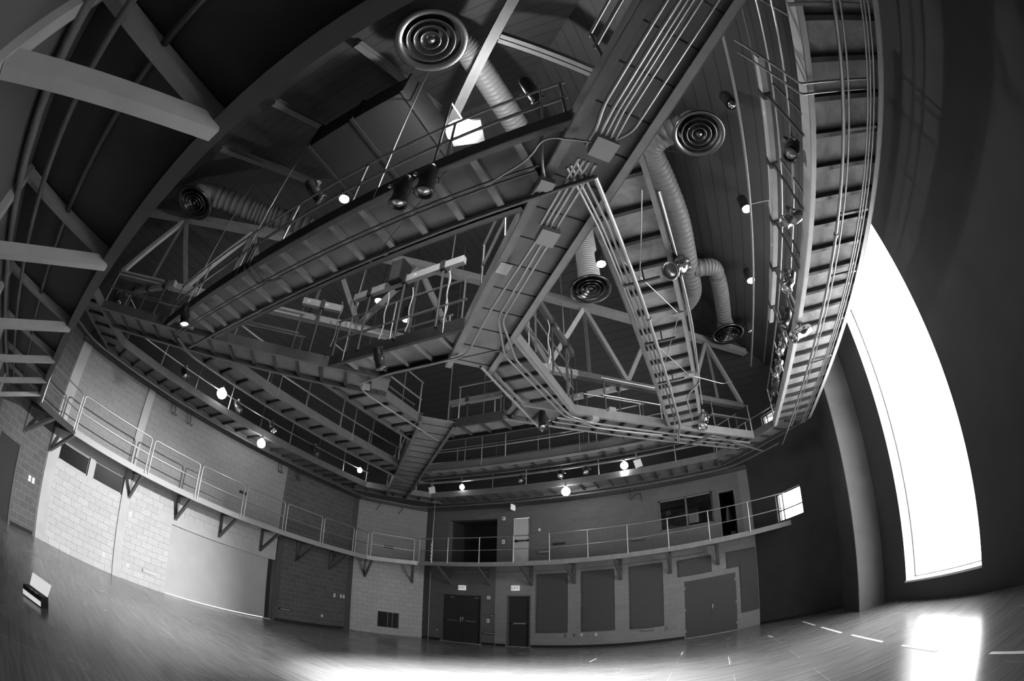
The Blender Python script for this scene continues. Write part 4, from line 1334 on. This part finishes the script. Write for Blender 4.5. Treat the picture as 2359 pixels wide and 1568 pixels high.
def strip(label, p, d, n, L=.46, m='steel', grp='connector strips on the walls'):
    p, d, n = V(p), V(d).normalized(), V(n).normalized()
    t = thing('connector_strip', label, 'connector strip', tuple(p), grp)
    part(MB().obox(p + n * .03, d, n, (0, 0, 1), L / 2, .03, .055), 'box', m, t)
    for k in range(8):
        q = p + d * (L * (-.42 + .12 * k)) + n * .064
        part(MB().obox(q, d, n, (0, 0, 1), .013, .006, .013), 'socket', 'white', t)
    return t


strip('dark connector strip between the double and single doors', (-8.43, YB, .53), (1, 0, 0), (0, -1, 0))
strip('grey connector strip under the third cloth panel', (-2.37, YB, .555), (1, 0, 0), (0, -1, 0), m='steel_mid')
strip('grey connector strip on the back wall by the pale balcony door', (-6.2, YB, 3.93), (1, 0, 0), (0, -1, 0), m='steel_mid')
strip('dark connector strip on the back wall left of the booth window', (-2.6, YB, 4.05), (1, 0, 0), (0, -1, 0))
strip('pale connector strip low on the block wall by the sliding panel', (XL, 4.92, .52), (0, 1, 0), (1, 0, 0), m='conc')
strip('dark connector strip low on the dark block wall past the sliding panel', (XL, 10.46, .5), (0, 1, 0), (1, 0, 0))
for nm, lab, y, z, w, h, m in (('wall_outlet', 'small pale outlet low between the two left pilasters', 3.31, .48, .10, .14, 'white'), ('wall_outlet', 'round pale outlet low right of the second pilaster', 4.16, .47, .09, .12, 'white'),
                               ('light_switch', 'pale switch plate high right of the second pilaster', 4.03, 2.03, .10, .14, 'white'), ('light_switch', 'single white switch plate on the dark block wall', 13.0, 1.44, .09, .16, 'white'),
                               ('light_switch', 'white switch plate by the dark corner strip, left of a pair', 13.37, 1.45, .10, .15, 'white'), ('light_switch', 'white switch plate by the dark corner strip, right of a pair', 13.53, 1.45, .09, .15, 'white'),
                               ('wall_outlet', 'small outlet on the dark block wall, first from the strip', 11.44, .46, .07, .09, 'steel_mid'), ('wall_outlet', 'small outlet on the dark block wall, second from the strip', 11.67, .47, .07, .09, 'steel_mid'),
                               ('wall_outlet', 'small outlet on the dark block wall, third from the strip', 12.18, .48, .07, .09, 'steel_mid'), ('wall_outlet', 'square pale outlet on the dark block wall', 12.38, .48, .10, .10, 'white'),
                               ('vent_plate', 'dark slotted vent on the wall behind the left railing', 8.1, 4.28, .36, .10, 'black')):
    t = thing(nm, lab, {'wall_outlet': 'outlet', 'light_switch': 'switch', 'vent_plate': 'vent'}[nm], (XL, y, z))
    part(MB().box((XL, y - w / 2, z - h / 2), (XL + .015, y + w / 2, z + h / 2)), 'plate', m, t)
    part(MB().box((XL + .015, y - w * .15, z - h * .2), (XL + .025, y + w * .15, z + h * .2)), 'button', 'box' if m == 'white' else 'steel', t)
for i in range(2):
    c = V((XL, .85, 0)) + V((1.35, -1.85, 0)).normalized() * (.36 + .17 * i) + V((0, 0, 1.47))
    dd = V((1.35, -1.85, 0)).normalized()
    nn = V((1.85, 1.35, 0)).normalized()
    t = thing('light_switch', 'white switch plate on the dark front-left wall, %s of a pair' % ('right', 'left')[i], 'switch', tuple(c))
    part(MB().obox(c + nn * .008, dd, nn, (0, 0, 1), .055, .008, .08), 'plate', 'white', t)
    part(MB().obox(c + nn * .018, dd, nn, (0, 0, 1), .012, .006, .02), 'toggle', 'box', t)
tag(MB().obox(cw(1.45) + cn * .02 + V((0, 0, 4.0)), cd, cn, (0, 0, 1), .2, .02, .06).build('vent_plate', 'black'), 'dark slotted vent on the pale splayed corner behind the railing', 'vent')


def cloth(label, polys, d=.06):
    """acoustic panel: outline polygon in (x, z) on the back wall"""
    t = thing('acoustic_panel', label, 'acoustic panel', (sum(p[0] for p in polys) / len(polys), YB, sum(p[1] for p in polys) / len(polys)), 'cloth acoustic panels on the back wall')
    n = len(polys)
    vs = [(x, YB - d, z) for x, z in polys] + [(x, YB - .002, z) for x, z in polys]
    fs = [tuple(range(n)), tuple(n + i for i in reversed(range(n)))] + [((i + 1) % n, i, n + i, n + (i + 1) % n) for i in range(n)]
    part(MB().raw(vs, fs), 'cloth_face', 'felt', t)
    mb = MB()
    for (x0, z0), (x1, z1) in zip(polys, polys[1:] + polys[:1]):
        mb.beam((x0, YB - d * .5, z0), (x1, YB - d * .5, z1), .012, d, up=(0, 1, 0))
    part(mb, 'edge_frame', 'steel', t)
    return t


R4 = lambda x0, x1, z0, z1: [(x0, z0), (x1, z0), (x1, z1), (x0, z1)]
cloth('tall cloth panel on the back wall, nearest to the single exit door', R4(-6.44, -5.28, .645, 3.02))
cloth('tall cloth panel on the back wall, middle one of three', R4(-4.71, -3.53, .66, 3.03))
cloth('tall cloth panel on the back wall, right one of three', R4(-2.945, -1.775, .645, 3.03))
cloth('low wide cloth panel above the flush double doors', R4(-1.2, -.015, 2.395, 3.0))
cloth('stepped cloth panel right of the flush double doors', [(1.01, .64), (1.62, .64), (1.62, 2.95), (.555, 2.98), (.555, 2.39), (1.0, 2.38)])

# booth contents
t = thing('monitor', 'grey computer monitor seen in the booth window', 'monitor', (-.55, YB + .6, 4.4))
part(MB().box((-.72, YB + .58, 4.42), (-.34, YB + .62, 4.74)), 'screen', 'steel_grey', t)
part(MB().tube([(-.53, YB + .62, 4.44), (-.53, YB + .66, 4.2)], .03, 8).box((-.65, YB + .52, 4.16), (-.41, YB + .76, 4.18)), 'stand', 'black', t)
t = thing('desk', 'dim desk along the booth window', 'desk', (-.8, YB + .65, 3.45))
part(MB().box((-2.3, YB + .33, 4.12), (.3, YB + 1.0, 4.16)), 'desk_top', 'steel_grey', t)
for x in (-2.2, .2):
    part(MB().box((x - .03, YB + .4, 3.45), (x + .03, YB + .95, 4.12)), 'leg', 'steel', t)
t = thing('waste_bin', 'pale waste bin inside the booth doorway', 'bin', (.95, YB + .4, 3.45))
part(MB().lathe((.93, YB + .45, 3.45), (0, 0, 1), [(.001, 0), (.09, 0), (.12, .3), (.112, .3), (.085, .02)], 18), 'bin_body', 'conc_grey', t)
part(MB().lathe((.93, YB + .45, 3.45), (0, 0, 1), [(.12, .3), (.128, .3), (.128, .285), (.12, .285)], 18), 'rim', 'box', t)
t = thing('coat', 'coat hanging in the booth doorway', 'coat', (.82, YB + .7, 4.6))
part(MB().lathe((.80, YB + .7, 4.2), (0, 0, 1), [(.10, 0), (.12, .15), (.09, .35), (.07, .5), (.03, .55)], 12), 'cloth', 'steel_grey', t)
part(MB().tube([(.80, YB + .7, 4.74), (.80, YB + .7, 4.82), (.83, YB + .7, 4.85)], .006, 5), 'hook', 'rail', t)

# ------------------------------------------------------------------ on the floor
tp = [((2.73, 13.77), (2.73, 12.06), 'farthest of the right row'), ((2.74, 11.34), (2.75, 9.47), 'second farthest of the right row'), ((2.78, 8.76), (2.8, 7.0), 'third farthest of the right row'),
      ((2.82, 6.19), (2.83, 5.0), 'crossing the window reflection'), ((2.91, 3.77), (2.98, 2.2), 'nearest to the camera at the right edge')]
for a, b, lab in tp:
    tag(MB().beam((a[0], a[1], .002), (b[0], b[1], .002), .05, .003).build('floor_tape', 'tape'), 'white tape strip on the floor, ' + lab, 'tape', 'white tape strips')
for a, b, lab in (((1.50, 12.67), (1.56, 12.08), 'before the dark right corner'), ((-3.29, 12.15), (-3.30, 12.89), 'in front of the second cloth panel'), ((-.86, 12.09), (-.86, 12.69), 'in front of the flush double doors'), ((.32, 10.43), (.32, 9.32), 'thin one well in front of the flush doors')):
    tag(MB().beam((a[0], a[1], .002), (b[0], b[1], .002), .04 if 'thin' not in lab else .012, .003).build('floor_tape', 'tape'), 'short white mark on the floor, ' + lab, 'tape', 'short white floor marks')
# small box with an open lid standing at the far left
t = thing('floor_box', 'small black box with white open lid painted as lamplit on the floor at the far left', 'box', (-6.5, .5, 0))
e1 = V((.23, .28, 0)).normalized()          # along its front
e2 = V((-.28, .23, 0)).normalized()         # away from the camera
o0 = V((-6.53, .27, 0))
U = V((0, 0, 1))
P = lambda s_, d_, z_: o0 + e1 * s_ + e2 * d_ + U * z_
part(MB().obox(P(.185, .11, .08), e1, e2, U, .185, .11, .08), 'body', 'black', t)
part(MB().obox(P(.185, -.005, .055), e1, e2, U, .18, .006, .035), 'front_strip', 'white_painted_light', t)  # strip and lid glow in place of lamplight falling on them
for s_ in (.16, .26):
    part(MB().obox(P(s_, .01, .163), e1, e2, U, .03, .012, .004), 'button', 'white', t)
l0, l1, l2, l3 = P(.0, .2, .16), P(.37, .2, .16), P(.30, .42, .31), P(-.10, .42, .31)
nn = (l1 - l0).cross(l3 - l0).normalized() * .01
part(MB().raw([l0, l1, l2, l3, l0 + nn, l1 + nn, l2 + nn, l3 + nn], [(3, 2, 1, 0), (4, 5, 6, 7), (0, 1, 5, 4), (1, 2, 6, 5), (2, 3, 7, 6), (3, 0, 4, 7)]), 'lid', 'white_painted_light', t)
